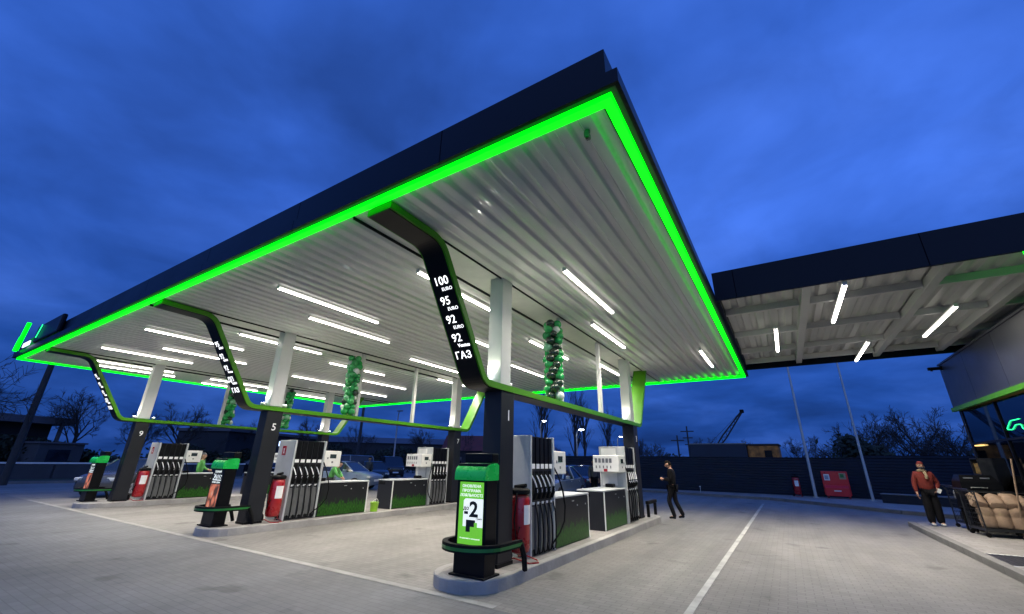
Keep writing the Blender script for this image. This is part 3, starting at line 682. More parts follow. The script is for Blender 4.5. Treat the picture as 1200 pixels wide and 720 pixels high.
# ------------------------------------------------------------------ fuel dispenser (s=+1: blank white end faces the camera; s=-1: display end faces the camera)
def hose_pts(y, s, k):
    rnd = random.Random(k*7+3); w_ = rnd.uniform(-.02, .02)
    return [(.385, y*s, .80), (.43, y*s, .62), (.44, (y+w_+.02)*s, .4), (.43, (y+w_+.035)*s, .2), (.41, (y+.03)*s, .06), (.385, (y-.01)*s, .035), (.37, (y-.02)*s, .12)]
def dispenser(name, label, s):
    t = thing(name, label, 'fuel pump', (0, 0, 0), 0, 'fuel dispensers on the pump islands')
    Y = lambda a, b: (min(a*s, b*s), max(a*s, b*s))
    H = 1.9
    MB().bbox(-.37, .37, *Y(-.46, -.405), 0, H, .012).obj('end_panel', M['offwhite'], t)
    MB().bbox(-.37, .37, *Y(.405, .46), 0, H, .012).obj('end_panel', M['offwhite'], t)
    g = MB(); g.box(-.32, .32, *Y(-.404, .404), .01, H-.015); g.obj('body', M['charcoal'], t)
    ys = [-.33, -.165, 0, .165, .33]
    for sx in (1, -1):
        g = MB()
        for y in ys:
            a, b = Y(y-.062, y+.062); X0, X1 = sorted((.321*sx, .345*sx)); g.box(X0, X1, a, b, 1.42, H-.03)
        g.obj('upper_panel', M['black'], t)
        g = MB()
        for y in ys:
            a, b = Y(y-.055, y+.055); X0, X1 = sorted((.321*sx, .335*sx)); g.box(X0, X1, a, b, .1, .74)
        for y in ys[:-1]:
            a, b = Y(y+.07, y+.095); X0, X1 = sorted((.321*sx, .37*sx)); g.box(X0, X1, a, b, .05, .8)
        g.obj('lower_panel', M['grey'], t)
        g = MB()
        for y in ys:
            a, b = Y(y-.06, y+.06); X0, X1 = sorted((.3205*sx, .328*sx)); g.box(X0, X1, a, b, .84, 1.3)
        g.obj('holster', M['rubber'], t)
    for k, y in enumerate(ys):
        a, b = Y(y-.055, y+.055)
        MB().box(.346, .352, a, b, 1.345, 1.425).obj('grade_tag', M['whitetext'], t)
        nz = MB().tube([(.36, y*s, .86), (.40, y*s, .95), (.405, y*s, 1.05)], [.028, .03, .026], 8).obj('nozzle', M['rubber'], t, True)
        MB().tube([(.415, (y+.02)*s, 1.0), (.41, (y-.01)*s, 1.09), (.385, (y-.045)*s, 1.18), (.36, (y-.07)*s, 1.24)], [.012, .0125, .012, .01], 6).obj('spout', M['whitetext'], nz, True)
        MB().tube([(.40, y*s, .93), (.435, y*s, .985), (.42, y*s, 1.04)], .007, 5).obj('trigger_guard', M['alu'], nz, True)
        MB().tube(hose_pts(y, s, k), .0135, 7).obj('hose', M['rubber'], t, True)
        nz2 = MB().tube([(-.36, y*s, .86), (-.40, y*s, .95), (-.405, y*s, 1.05)], [.028, .03, .026], 8).obj('nozzle', M['rubber'], t, True)
        MB().tube([(-x_, yy, zz) for x_, yy, zz in hose_pts(y, s, k)], .017, 7).obj('hose', M['rubber'], t, True)
        MB().box(.346, .356, a+.02, b-.02, .775, .815).obj('hose_clip', M['whitetext'], t)
    # a slack outer hose looping past the far edge
    MB().tube([(.36, .45*s, 1.36), (.43, .5*s, 1.2), (.46, .6*s, .95), (.47, .66*s, .7), (.46, .64*s, .45), (.43, .5*s, .27), (.40, .36*s, .17), (.38, .28*s, .1)], .015, 7).obj('hose', M['rubber'], t, True)
    # fire plate on the blank end
    e = MB(); yy = -.4625*s; a, b = sorted((yy, yy-.004*s)); e.box(-.17, .0, a, b, 1.52, 1.75); pl = e.obj('red_plate', M['red'], t)
    a, b = sorted((yy-.0042*s, yy-.006*s)); g = MB(); g.box(-.10, -.07, a, b, 1.575, 1.69); g.box(-.115, -.07, a, b, 1.665, 1.69); g.box(-.115, -.055, a, b, 1.565, 1.58); g.obj('white_symbol', M['whitetext'], pl)
    # display unit on the other end
    a, b = Y(.462, .98)
    du = MB().bbox(-.36, .362, a, b, 1.24, 1.66, .018).obj('display_unit', M['white'], t)
    for sx in (1, -1):
        X0, X1 = sorted((.3625*sx, .367*sx)); a, b = Y(.62, .82); MB().box(X0, X1, a, b, 1.46, 1.57).obj('screen', M['screen'], du)
        g = MB(); a, b = Y(.54, .575); g.box(X0, X1, a, b, 1.44, 1.49); a, b = Y(.69, .74); g.box(X0, X1, a, b, 1.34, 1.385); g.obj('keypad', M['grey'], du)
    yy = .981*s; a, b = sorted((yy, yy+.003*s))
    for i in range(5): MB().box(-.3+i*.1, -.23+i*.1, a, b, 1.47, 1.58).obj('printed_symbol', M['grey'], du); MB().box(-.28+i*.1, -.25+i*.1, a, b, 1.33, 1.40).obj('printed_symbol', M['grey'], du)
    MB().box(-.06, .04, *sorted((.981*s, .985*s)), 1.25, 1.32).obj('red_sticker', M['red'], du)
    MB().box(-.3, .12, *Y(.4605, .47), .9, 1.85).obj('inner_end_plate', M['white'], t)
    MB().bbox(-.12, .1, *Y(.6, .8), .862, .95, .02).obj('receipt_printer', M['black'], t)
    return t

def cabinet(s, label):
    # low cabinet with printed grass; s: direction in which the open end lies
    t = thing('service_cabinet', label, 'cabinet', (0, 0, 0), 0, 'low cabinets printed with grass')
    L_ = 1.62
    MB().bbox(-.33, .33, -L_/2, L_/2, 0, .82, .01).obj('body', M['charcoal'], t)
    MB().bbox(-.345, .355, -L_/2-.01, L_/2+.01, .822, .855, .008).obj('counter_top', M['offwhite'], t)
    for sx in (1, -1):
        X0, X1 = sorted((.331*sx, .345*sx)); MB().box(X0, X1, -L_/2+.04, L_/2-.03, .02, .80).obj('printed_panel', M['grassp'], t)
    yy = s*(L_/2); a, b = sorted((yy, yy-.035*s)); g = MB(); g.box(.331, .349, a, b, 0, .82); g.obj('edge_trim', M['white'], t)
    g = MB()
    for y in (.2, .62): g.lathe([(.012, 0), (.014, .012), (.004, .016)], (0, 0, 0), 8) if False else g.box(.346, .358, y-.014, y+.014, .64, .668)
    g.box(.346, .36, -.05, .03, .735, .75); g.obj('handle', M['alu'], t)
    a, b = sorted((s*(L_/2+.0005), s*(L_/2+.004))); MB().box(-.29, .0, a, b, .7, .79).obj('vent_slot', M['rubber'], t)
    return t

YD1, YCB1, YCB2, YD2 = 7.08, 8.37, 10.95, 12.3
d1 = dispenser('fuel_dispenser', '', 1); d2 = dispenser('fuel_dispenser', '', -1)
c1 = cabinet(1, ''); c2 = cabinet(-1, '')
DX = -.02
PL = {0: ('nearest white dispenser with five hoses and red plate, right of column 1', 'white display end dispenser in front of column 3 on the nearest island',
          'grass printed cabinet beside the nearest dispenser', 'grass printed cabinet with dark end, under the white display near column 3'),
      1: ('white dispenser with red plate right of column 5', 'dispenser with white display end in front of column 7', 'grass printed cabinet right of the dispenser at column 5, green bucket at its end', 'grass printed cabinet with dark end left of column 7'),
      2: ('smallest dispenser beside the red extinguisher at column 9', 'far dispenser at column 11 hidden behind the middle island', 'dark grass printed cabinet on the farthest island beside attendant in green', 'far grass printed cabinet hidden behind column 5')}
for i in range(3):
    for j, (src, y) in enumerate(((d1, YD1), (d2, YD2), (c1, YCB1), (c2, YCB2))):
        if i == 2 and j in (1, 3): pass
        o = src if i == 0 else dup(src); relabel(o, PL[i][j], (ISL[i]-.07+DX, y, .151))
# extra small wiper jug
t = thing('plastic_bucket', 'lime green plastic bucket standing at the end of the middle island cabinet', 'bucket', (ISL[1]+.3, 9.45, .151))
MB().lathe([(.10, 0), (.125, .24), (.135, .25), (.125, .255), (.118, .24), (.09, .02)], n=14).obj('pail', M['bucket'], t, True)
MB().tube([(-.125, 0, .22), (-.09, .05, .3), (0, .08, .34), (.09, .05, .3), (.125, 0, .22)], .006, 5).obj('handle', M['white'], t, True)

# ------------------------------------------------------------------ wheeled extinguishers
def extinguisher(label):
    t = thing('wheeled_extinguisher', label, 'fire extinguisher', (0, 0, 0), 0, 'large red wheeled fire extinguishers')
    MB().lathe([(.10, .1), (.15, .13), (.165, .2), (.165, .86), (.15, .93), (.10, .97), (.06, .985)], n=20).obj('tank', M['red'], t, True)
    g = MB(); g.lathe([(.15, .955), (.168, .97), (.168, 1.02), (.14, 1.04), (.08, 1.05)], n=20); g.tube([(-.1, 0, 1.06), (.12, 0, 1.09)], .03, 8); g.obj('valve_cap', M['rubber'], t, True)
    g = MB(); n = 5; rr = .1672
    vs = []; 
    for z in (.52, .80): vs += [(rr*math.cos(a), rr*math.sin(a), z) for a in [-.62+.28*k for k in range(n)]]
    g.add(vs, [(k, k+1, n+k+1, n+k) for k in range(n-1)]); g.obj('paper_label', M['paper'], t, True)
    g = MB(); g.tube([(-.12, -.16, .02), (.0, -.17, .06), (.26, -.15, .015), (.34, .0, .012), (.26, .12, .015), (0, .15, .06), (-.12, .15, .02)], .011, 6); g.tube([(0, .15, .06), (-.02, .17, .5), (-.02, .1, 1.0)], .01, 6); g.obj('frame', M['red'], t, True)
    for sy in (-1, 1): MB().lathe([(.03, -.02), (.085, -.02), (.095, 0), (.085, .02), (.03, .02)], n=16).obj('wheel', M['rubber'], t, True)
    for k, w_ in enumerate([c for c in t.children if c.name.startswith('wheel')]):
        w_.matrix_local = Matrix.Translation((-.1, (-1, 1)[k]*.2, .1)) @ Matrix.Rotation(PI/2, 4, 'X')
    MB().tube([(0, -.06, 1.04), (.06, -.2, .95), (.02, -.21, .6), (.05, -.19, .3), (.1, -.17, .5)], .012, 6).obj('hose', M['rubber'], t, True)
    return t
ex = extinguisher('red wheeled extinguisher with paper label between column 1 and the nearest dispenser'); ex.location = (ISL[0]+.19, 6.42, .151)
relabel(dup(ex), 'red wheeled extinguisher right of column 5', (ISL[1]+.17, 6.42, .151))
relabel(dup(ex), 'small red wheeled extinguisher right of column 9', (ISL[2]+.15, 6.45, .151))
relabel(dup(ex), 'red extinguisher with paper label standing alone by the dark fence', (.2, 28.6, .116), .2-PI/2)

# ------------------------------------------------------------------ advert stands with bumper rail at the island tips
def stand(label, kind):
    t = thing('advert_bin_stand', label, 'advert stand', (0, 0, 0), 0, 'advert stands at the island tips')
    MB().bbox(-.265, .255, -.19, .08, 0, 1.42, .012).obj('pedestal', M['black'], t); MB().bbox(-.255, .245, -.06, .12, 1.428, 1.56, .015).obj('top_box', M['black'], t)
    MB().bbox(-.3, .29, -.24, .14, 0, .025, .006).obj('base_plate', M['rubber'], t)
    pr = [(-.25, 1.195), (-.255, 1.215), (-.25, 1.30), (-.225, 1.355), (-.17, 1.395), (-.08, 1.418), (.04, 1.425), (.086, 1.40), (.086, 1.195)]
    g = MB(); g.prism(pr, -.273, .273, 'x'); g.obj('green_hood', M['greenpl'], t, True)
    y0 = -.193
    fr = MB().box(-.185, .185, y0, y0+.002, .38, 1.17).obj('poster', M['posterg'] if kind == 1 else M['inkdark'], t)
    X, Yv = (1, 0, 0), (0, 0, 1); fr.scale.x = 1.14
    if kind == 1:
        MB().prism([(-.115, .60), (.185, .60), (.185, .955), (-.085, .955), (-.115, .925)], y0-.0012, y0-.0004, 'y').obj('white_field', M['posterw'], fr)
        for z, s in ((1.115, 'ОНОВЛЕНА'), (1.055, 'ПРОГРАМА'), (.995, 'ЛОЯЛЬНОСТІ')): text('lettering', s, .05, M['posterw'], fr, (.0, y0-.001, z), X, Yv, .02)
        text('lettering', '2', .27, M['inkdark'], fr, (.045, y0-.0018, .81), X, Yv, .03)
        text('lettering', 'до', .07, M['inkdark'], fr, (-.07, y0-.0018, .83), X, Yv, .02)
        MB().box(-.1, -.04, y0-.0022, y0-.0013, .755, .79).obj('minus_sign', M['inkdark'], fr)
        text('lettering', 'грн/л', .035, M['inkdark'], fr, (.13, y0-.0018, .705), X, Yv, .01)
        MB().box(-.065, .075, y0-.0022, y0-.0013, .535, .685).obj('printed_card', M['inkdark'], fr)
        MB().prism([(.0, .50), (.105, .50), (.105, .655), (.06, .655), (.06, .6), (.0, .6)], y0-.003, y0-.0024, 'y').obj('printed_card', M['posterg'], fr)
        text('lettering', 'Встановлюй та заощаджуй', .022, M['posterw'], fr, (.0, y0-.001, .455), X, Yv, .01)
    else:
        MB().box(-.182, .182, y0-.0012, y0-.0004, .385, .86).obj('food_picture', M['food'], fr)
        MB().box(-.16, .175, y0-.0012, y0-.0004, .94, 1.08).obj('white_field', M['posterw'], fr)
        text('lettering', 'ХЛІБ', .15, M['inkdark'], fr, (.0, y0-.002, 1.01), X, Yv, .035)
        text('lettering', 'СВІЖИЙ', .06, M['posterw'], fr, (0, y0-.001, 1.125), X, Yv, .015)
        text('lettering', 'КОЖЕН ДЕНЬ', .045, M['posterw'], fr, (0, y0-.001, .9), X, Yv, .01)
    # bumper
    n = 14; path = [(.46, .46), (.46, .1)]+[(-.03+.49*math.cos(-PI*k/n), .0+.44*math.sin(-PI*k/n)) for k in range(1, n)]+[(-.52, .1), (-.52, .46)]
    inn = [(p[0]*.86, p[1]*.82+.0) for p in path]
    g = MB(); m_ = len(path); vs = [(*p, z) for z in (.31, .41) for p in path]+[(*p, z) for z in (.31, .41) for p in inn]; fs = []
    for k in range(m_-1): fs += [(k, k+1, m_+k+1, m_+k), (2*m_+k, 2*m_+k+1, 3*m_+k+1, 3*m_+k), (k, k+1, 2*m_+k+1, 2*m_+k), (m_+k, m_+k+1, 3*m_+k+1, 3*m_+k)]
    fs += [(0, m_, 3*m_, 2*m_), (m_-1, 2*m_-1, 4*m_-1, 3*m_-1)]
    g.add(vs, fs); br = g.obj('bumper_rail', M['rubber'], t)
    g = MB(); pp = [(p[0]*1.006, p[1]*1.008) for p in path]; vs = [(*p, z) for z in (.335, .375) for p in pp]; g.add(vs, [(k, k+1, m_+k+1, m_+k) for k in range(m_-1)]); g.obj('green_band', M['greenline'], br)
    for sx in (-1, 1): MB().tube([(-.02+sx*.47, .44, .36), (-.02+sx*.46, .54, .18), (-.02+sx*.44, .6, 0)], .04, 6).obj('rail_leg', M['rubber'], t)
    for a, b in ((-.47, -.268), (.268, .42)): MB().box(a, b, .03, .09, .33, .37).obj('rail_bracket', M['rubber'], t)
    return t
st1 = stand('black stand with green hood and bright green poster showing a big 2', 1); st1.location = (-3.88, 5.34, .151)
st2 = stand('black stand with food poster in front of column 5', 2); st2.location = (-11.22, 5.34, .151)
relabel(dup(st2), 'small black stand with food poster in front of column 9', (-19.95, 5.4, .151))
# hoop barrier at the far end of the nearest island
t = thing('hoop_barrier', 'low black hoop barrier at the far tip of the nearest island, beside walking man', 'barrier', (ISL[0]+.3, 14.0, .151))
g = MB(); g.bbox(-.05, .05, -.45, .5, .34, .43, .015); g.obj('top_rail', M['rubber'], t)
for y in (-.38, .42): MB().bbox(-.04, .04, y-.04, y+.04, 0, .335, .01).obj('leg', M['rubber'], t)

# ------------------------------------------------------------------ people
def skinned(verts, edges, radii, sub=1):
    me = bpy.data.meshes.new('tmp'); me.from_pydata([Vector(v) for v in verts], edges, []); o = bpy.data.objects.new('tmp', me); COL.objects.link(o)
    md = o.modifiers.new('skin', 'SKIN'); md.use_smooth_shade = True
    for sv, r in zip(me.skin_vertices[0].data, radii): sv.radius = r if isinstance(r, tuple) else (r, r)
    me.skin_vertices[0].data[0].use_root = True
    if sub: o.modifiers.new('sub', 'SUBSURF').levels = sub; o.modifiers['sub'].render_levels = sub
    dg = bpy.context.evaluated_depsgraph_get(); r = bpy.data.meshes.new_from_object(o.evaluated_get(dg)); bpy.data.objects.remove(o); return r
def chain(*pts): return list(pts)
def merge(name, meshes, mats, parent):
    bm = bmesh.new(); 
    for me, mi in meshes:
        n0 = len(bm.faces); bm.from_mesh(me); bm.faces.ensure_lookup_table()
        for f in bm.faces[n0:]: f.material_index = mi; f.smooth = True
    me = bpy.data.meshes.new(name); bm.to_mesh(me); bm.free()
    for m in mats: me.materials.append(m)
    return link(name, me, parent)
def head_mesh(c, yawh=0., pitchh=0.):
    bm = bmesh.new(); bmesh.ops.create_uvsphere(bm, u_segments=20, v_segments=16, radius=1)
    for v in bm.verts:
        x, y, z = v.co
        jaw = 1-.28*max(0, -z)**1.3; v.co = Vector((x*.078*jaw, y*.098*(1-.12*max(0, -z)), z*.118))
        if y < -.2: # nose and brow
            d = math.exp(-((x/.16)**2+((z+.08)/.26)**2)); v.co.y -= .024*d
            d2 = math.exp(-((abs(x)-.38)/.17)**2-((z-.12)/.13)**2); v.co.y += .010*d2
    sp = [bm]
    bm2 = bmesh.new()
    for sxx in (-1, 1):
        r = bmesh.ops.create_uvsphere(bm2, u_segments=8, v_segments=6, radius=.011)
        for v in r['verts']: v.co += Vector((sxx*.03, -.086, .014))
    r = bmesh.ops.create_uvsphere(bm2, u_segments=8, v_segments=6, radius=.01)
    for v in r['verts']: v.co = Vector((v.co.x*2.2, v.co.y*.7-.083, v.co.z*.6-.052))
    for sxx in (-1, 1):
        r = bmesh.ops.create_uvsphere(bm, u_segments=8, v_segments=6, radius=.03)
        for v in r['verts']: v.co = Vector((v.co.x*.4+sxx*.078, v.co.y*.6+.008, v.co.z-.005))
    R = Matrix.Translation(c) @ Matrix.Rotation(yawh, 4, 'Z') @ Matrix.Rotation(pitchh, 4, 'X')
    out = []
    for b in (bm, bm2):
        b.transform(R); me = bpy.data.meshes.new('tmp'); b.to_mesh(me); b.free(); out.append(me)
    return out, R
def cap_mesh(R, k=1.1, zmin=.02, brim=False, back=.0):
    bm = bmesh.new(); bmesh.ops.create_uvsphere(bm, u_segments=20, v_segments=16, radius=1)
    for v in bm.verts: v.co = Vector((v.co.x*.078*k, v.co.y*.098*k+back, v.co.z*.118*k))
    kill = [v for v in bm.verts if v.co.z < zmin+.5*max(-.09, min(0, -v.co.y))*(-1 if False else 1) - (.07 if v.co.y > .02 else 0)]
    bmesh.ops.delete(bm, geom=kill, context='VERTS')
    bm.transform(R); me = bpy.data.meshes.new('tmp'); bm.to_mesh(me); bm.free(); return me
def hand(verts, edges, radii, wrist_i, wrist, d, side):
    # palm and five fingers curled a little; d is the direction of the forearm
    d = Vector(d).normalized(); s = Vector((side, 0, 0)); s = (s-d*s.dot(d)).normalized(); n = d.cross(s)
    w = Vector(wrist); pi = len(verts); verts.append(w+d*.05); radii.append((.032, .02)); edges.append((wrist_i, pi))
    for k, (o, ln) in enumerate(((-.026, .07), (-.009, .082), (.009, .077), (.026, .06))):
        a = w+d*.09+n*o; i = len(verts); verts += [a, a+d*ln*.5+s*-.012, a+d*ln-s*.034]; radii += [.0095, .009, .007]; edges += [(pi, i), (i, i+1), (i+1, i+2)]
    a = w+d*.045-n*.038; i = len(verts); verts += [a, a+d*.04-n*.012]; radii += [.011, .009]; edges += [(pi, i), (i, i+1)]
def person(label, loc, rz, H, pose, cols, extras=(), group=None):
    t = thing('person', label, 'person', loc, rz, group); k = H/1.75
    V = lambda *a: Vector(a)*k
    J = dict(pel=V(0, 0, .95), sp=V(0, .01, 1.12), ch=V(0, .01, 1.32), nk=V(0, .01, 1.47), hd=V(0, -.005, 1.56),
             sl=V(.185, .01, 1.41), sr=V(-.185, .01, 1.41), el=V(.235, .03, 1.13), er=V(-.235, .03, 1.13), wl=V(.245, -.02, .88), wr=V(-.245, -.02, .88),
             hl=V(.09, 0, .91), hr=V(-.09, 0, .91), kl=V(.1, -.01, .5), kr=V(-.1, -.01, .5), al=V(.1, .02, .09), ar=V(-.1, .02, .09), head=V(0, -.01, 1.635))
    for kk, p in pose.items():
        if kk in J: J[kk] = Vector(p)*k
    tl = J['al']+Vector((.015, -.17, -.055))*k; tr = J['ar']+Vector((-.015, -.17, -.055))*k
    if 'tl' in pose: tl = Vector(pose['tl'])*k
    if 'tr' in pose: tr = Vector(pose['tr'])*k
    names = ['pel', 'sp', 'ch', 'nk', 'hd', 'sl', 'el', 'wl', 'sr', 'er', 'wr', 'hl', 'kl', 'al', 'hr', 'kr', 'ar']
    ix = {n: i for i, n in enumerate(names)}
    vs = [J[n] for n in names]; rd = [(.14, .1), (.13, .095), (.15, .105), .055, .05, .055, .042, .028, .055, .042, .028, .085, .06, .04, .085, .06, .04]
    rd = [tuple(a*k for a in r) if isinstance(r, tuple) else r*k for r in rd]
    es = [('pel', 'sp'), ('sp', 'ch'), ('ch', 'nk'), ('nk', 'hd'), ('ch', 'sl'), ('sl', 'el'), ('el', 'wl'), ('ch', 'sr'), ('sr', 'er'), ('er', 'wr'), ('pel', 'hl'), ('hl', 'kl'), ('kl', 'al'), ('pel', 'hr'), ('hr', 'kr'), ('kr', 'ar')]
    es = [(ix[a], ix[b]) for a, b in es]
    i = len(vs); vs += [tl, tr]; rd += [.03*k, .03*k]; es += [(ix['al'], i), (ix['ar'], i+1)]
    hand(vs, es, rd, ix['wl'], J['wl'], J['wl']-J['el'], 1); hand(vs, es, rd, ix['wr'], J['wr'], J['wr']-J['er'], -1)
    body = skinned(vs, es, rd, 1)
    (hm, hd2), R = head_mesh(J['head'], pose.get('hyaw', 0), pose.get('hpitch', 0))
    merge('body', [(body, 0), (hm, 0), (hd2, 1)], [M['skin'], M['hair']], t)
    # jacket
    jw = pose.get('jacket', 1.0)
    jn = ['pel', 'sp', 'ch', 'nk', 'sl', 'el', 'wl', 'sr', 'er', 'wr']; jx = {n: i for i, n in enumerate(jn)}
    jv = [J[n].copy() for n in jn]; jv[0] = J['pel']+Vector((0, 0, pose.get('hem', -.04)))*k
    jv[6] = J['wl']*.94+J['el']*.06; jv[9] = J['wr']*.94+J['er']*.06
    jr = [(.175*jw, .135), (.17*jw, .13), (.18*jw, .135), .07, .085, .068, .05, .085, .068, .05]; jr = [tuple(a*k for a in r) if isinstance(r, tuple) else r*k for r in jr]
    je = [(jx[a], jx[b]) for a, b in [('pel', 'sp'), ('sp', 'ch'), ('ch', 'nk'), ('ch', 'sl'), ('sl', 'el'), ('el', 'wl'), ('ch', 'sr'), ('sr', 'er'), ('er', 'wr')]]
    merge('jacket', [(skinned(jv, je, jr, 1), 0)], [cols['jacket']], t)
    # trousers
    tw = pose.get('flare', 1.0)
    tn = ['pel', 'hl', 'kl', 'al', 'hr', 'kr', 'ar']; tv = [J[n].copy() for n in tn]; tv[3] = J['al']+(J['al']-J['kl'])*.11; tv[6] = J['ar']+(J['ar']-J['kr'])*.11
    tr_ = [(.15, .115), .1, .078*tw, .066*tw, .1, .078*tw, .066*tw]; tr_ = [tuple(a*k for a in r) if isinstance(r, tuple) else r*k for r in tr_]
    merge('trousers', [(skinned(tv, [(0, 1), (1, 2), (2, 3), (0, 4), (4, 5), (5, 6)], tr_, 1), 0)], [cols['trousers']], t)
    for a, b in ((J['al'], tl), (J['ar'], tr)):
        sh = skinned([a+Vector((0, .045, -.045))*k, a+(b-a)*.45+Vector((0, 0, -.012))*k, b], [(0, 1), (1, 2)], [(.05*k, .045*k), (.052*k, .042*k), (.042*k, .032*k)], 1)
        merge('shoe', [(sh, 0)], [cols['shoe']], t)
    merge('cap' if cols.get('cap') else 'hair', [(cap_mesh(R, 1.13 if cols.get('cap') else 1.09, .03), 0)], [cols.get('cap') or M['hair']], t)
    if 'mask' in extras:
        bm = bmesh.new(); bmesh.ops.create_uvsphere(bm, u_segments=16, v_segments=12, radius=1)
        for v in bm.verts: v.co = Vector((v.co.x*.076, v.co.y*.108-.006, v.co.z*.062-.055))
        bmesh.ops.delete(bm, geom=[v for v in bm.verts if v.co.y > -.02], context='VERTS'); bm.transform(R); me = bpy.data.meshes.new('tmp'); bm.to_mesh(me); bm.free()
        merge('face_mask', [(me, 0)], [M['mask']], t)
    if 'scarf' in extras:
        g = MB(); c = J['nk']; g.tube([c+Vector((.085*math.cos(a), .075*math.sin(a)-.005, .02-.02*math.cos(a-1)))*k for a in [2*PI*i/14 for i in range(14)]], .035*k, 8, closed=True)
        g.tube([c+Vector((.02, -.1, .0))*k, c+Vector((.03, -.15, -.1))*k, c+Vector((.02, -.15, -.2))*k], [.035*k, .04*k, .03*k], 8)
        g.obj('scarf', M['scarf'], t, True)
    return t
w1 = person('person in red fleece jacket, face mask and dark wide trousers standing by the sack trolley', (3.27, 17.3, .119), .12, 1.68,
       dict(el=(.30, .06, 1.14), wl=(.2, -.06, .99), er=(-.26, .03, 1.13), wr=(-.27, -.02, .88), flare=1.5, jacket=1.2, hem=-.08, kl=(.1, -.01, .5), kr=(-.1, -.01, .5)),
       dict(jacket=M['cloth_red'], trousers=M['cloth_black'], shoe=M['shoe'], cap=M['cloth_red']), ('mask', 'scarf'))
o = MB().box(-.04, .04, -.004, .004, -.06, .06).obj('paper_slip', M['paper']); o.location = (3.49, 17.17, 1.03); o.rotation_euler = (.1, .5, .1); tag(o, 'white paper slip held at the hip of the person in red', 'paper')
person('person in black walking left past the nearest island, looking down at a phone', (-3.3, 15.1, .002), -PI/2, 1.74,
       dict(head=(0, -.06, 1.615), hd=(0, -.03, 1.55), hpitch=.35, el=(.22, .02, 1.13), wl=(.1, -.22, 1.17), er=(-.22, .04, 1.13), wr=(-.1, -.2, 1.15), kl=(.09, -.13, .52), al=(.09, .0, .09), kr=(-.09, .04, .5), ar=(-.09, .22, .13), tr=(-.1, .08, .04), jacket=1.08),
       dict(jacket=M['cloth_black'], trousers=M['cloth_black'], shoe=M['cloth_black']))
o = MB().bbox(-.07, .07, -.035, .035, -.005, .005, .004).obj('phone', M['screen']); o.location = (-3.56, 15.1, 1.2); o.rotation_euler = (0, .6, 0); tag(o, 'dark phone in the hands of the walking person in black', 'phone')
person('attendant in green vest behind the display of the farthest island', (-20.35, 8.62, .002), PI*.8, 1.74, dict(el=(.25, -.05, 1.15), wl=(.18, -.25, 1.1), jacket=1.1), dict(jacket=M['hivis'], trousers=M['cloth_black'], shoe=M['cloth_black'], cap=M['cloth_grey']))
person('attendant in green vest bending behind the display beside column 5 dispenser', (-15.4, 11.2, .002), PI*.7, 1.6,
       dict(ch=(0, -.12, 1.28), nk=(0, -.2, 1.4), hd=(0, -.24, 1.46), head=(0, -.28, 1.53), sl=(.19, -.14, 1.35), sr=(-.19, -.14, 1.35), el=(.25, -.3, 1.12), wl=(.15, -.45, 1.0), er=(-.25, -.3, 1.12), wr=(-.15, -.45, 1.0), jacket=1.1), dict(jacket=M['hivis'], trousers=M['cloth_grey'], shoe=M['cloth_black']))
person('person in grey jacket standing between two red tail lights', (-23.1, 19.5, .002), .3, 1.75, dict(jacket=1.05), dict(jacket=M['cloth_grey'], trousers=M['cloth_black'], shoe=M['shoe']))
person('person in dark clothes beside the dark blue saloon', (-8.05, 20.4, .002), .9, 1.76, dict(jacket=1.05), dict(jacket=M['cloth_grey'], trousers=M['cloth_black'], shoe=M['cloth_black']))

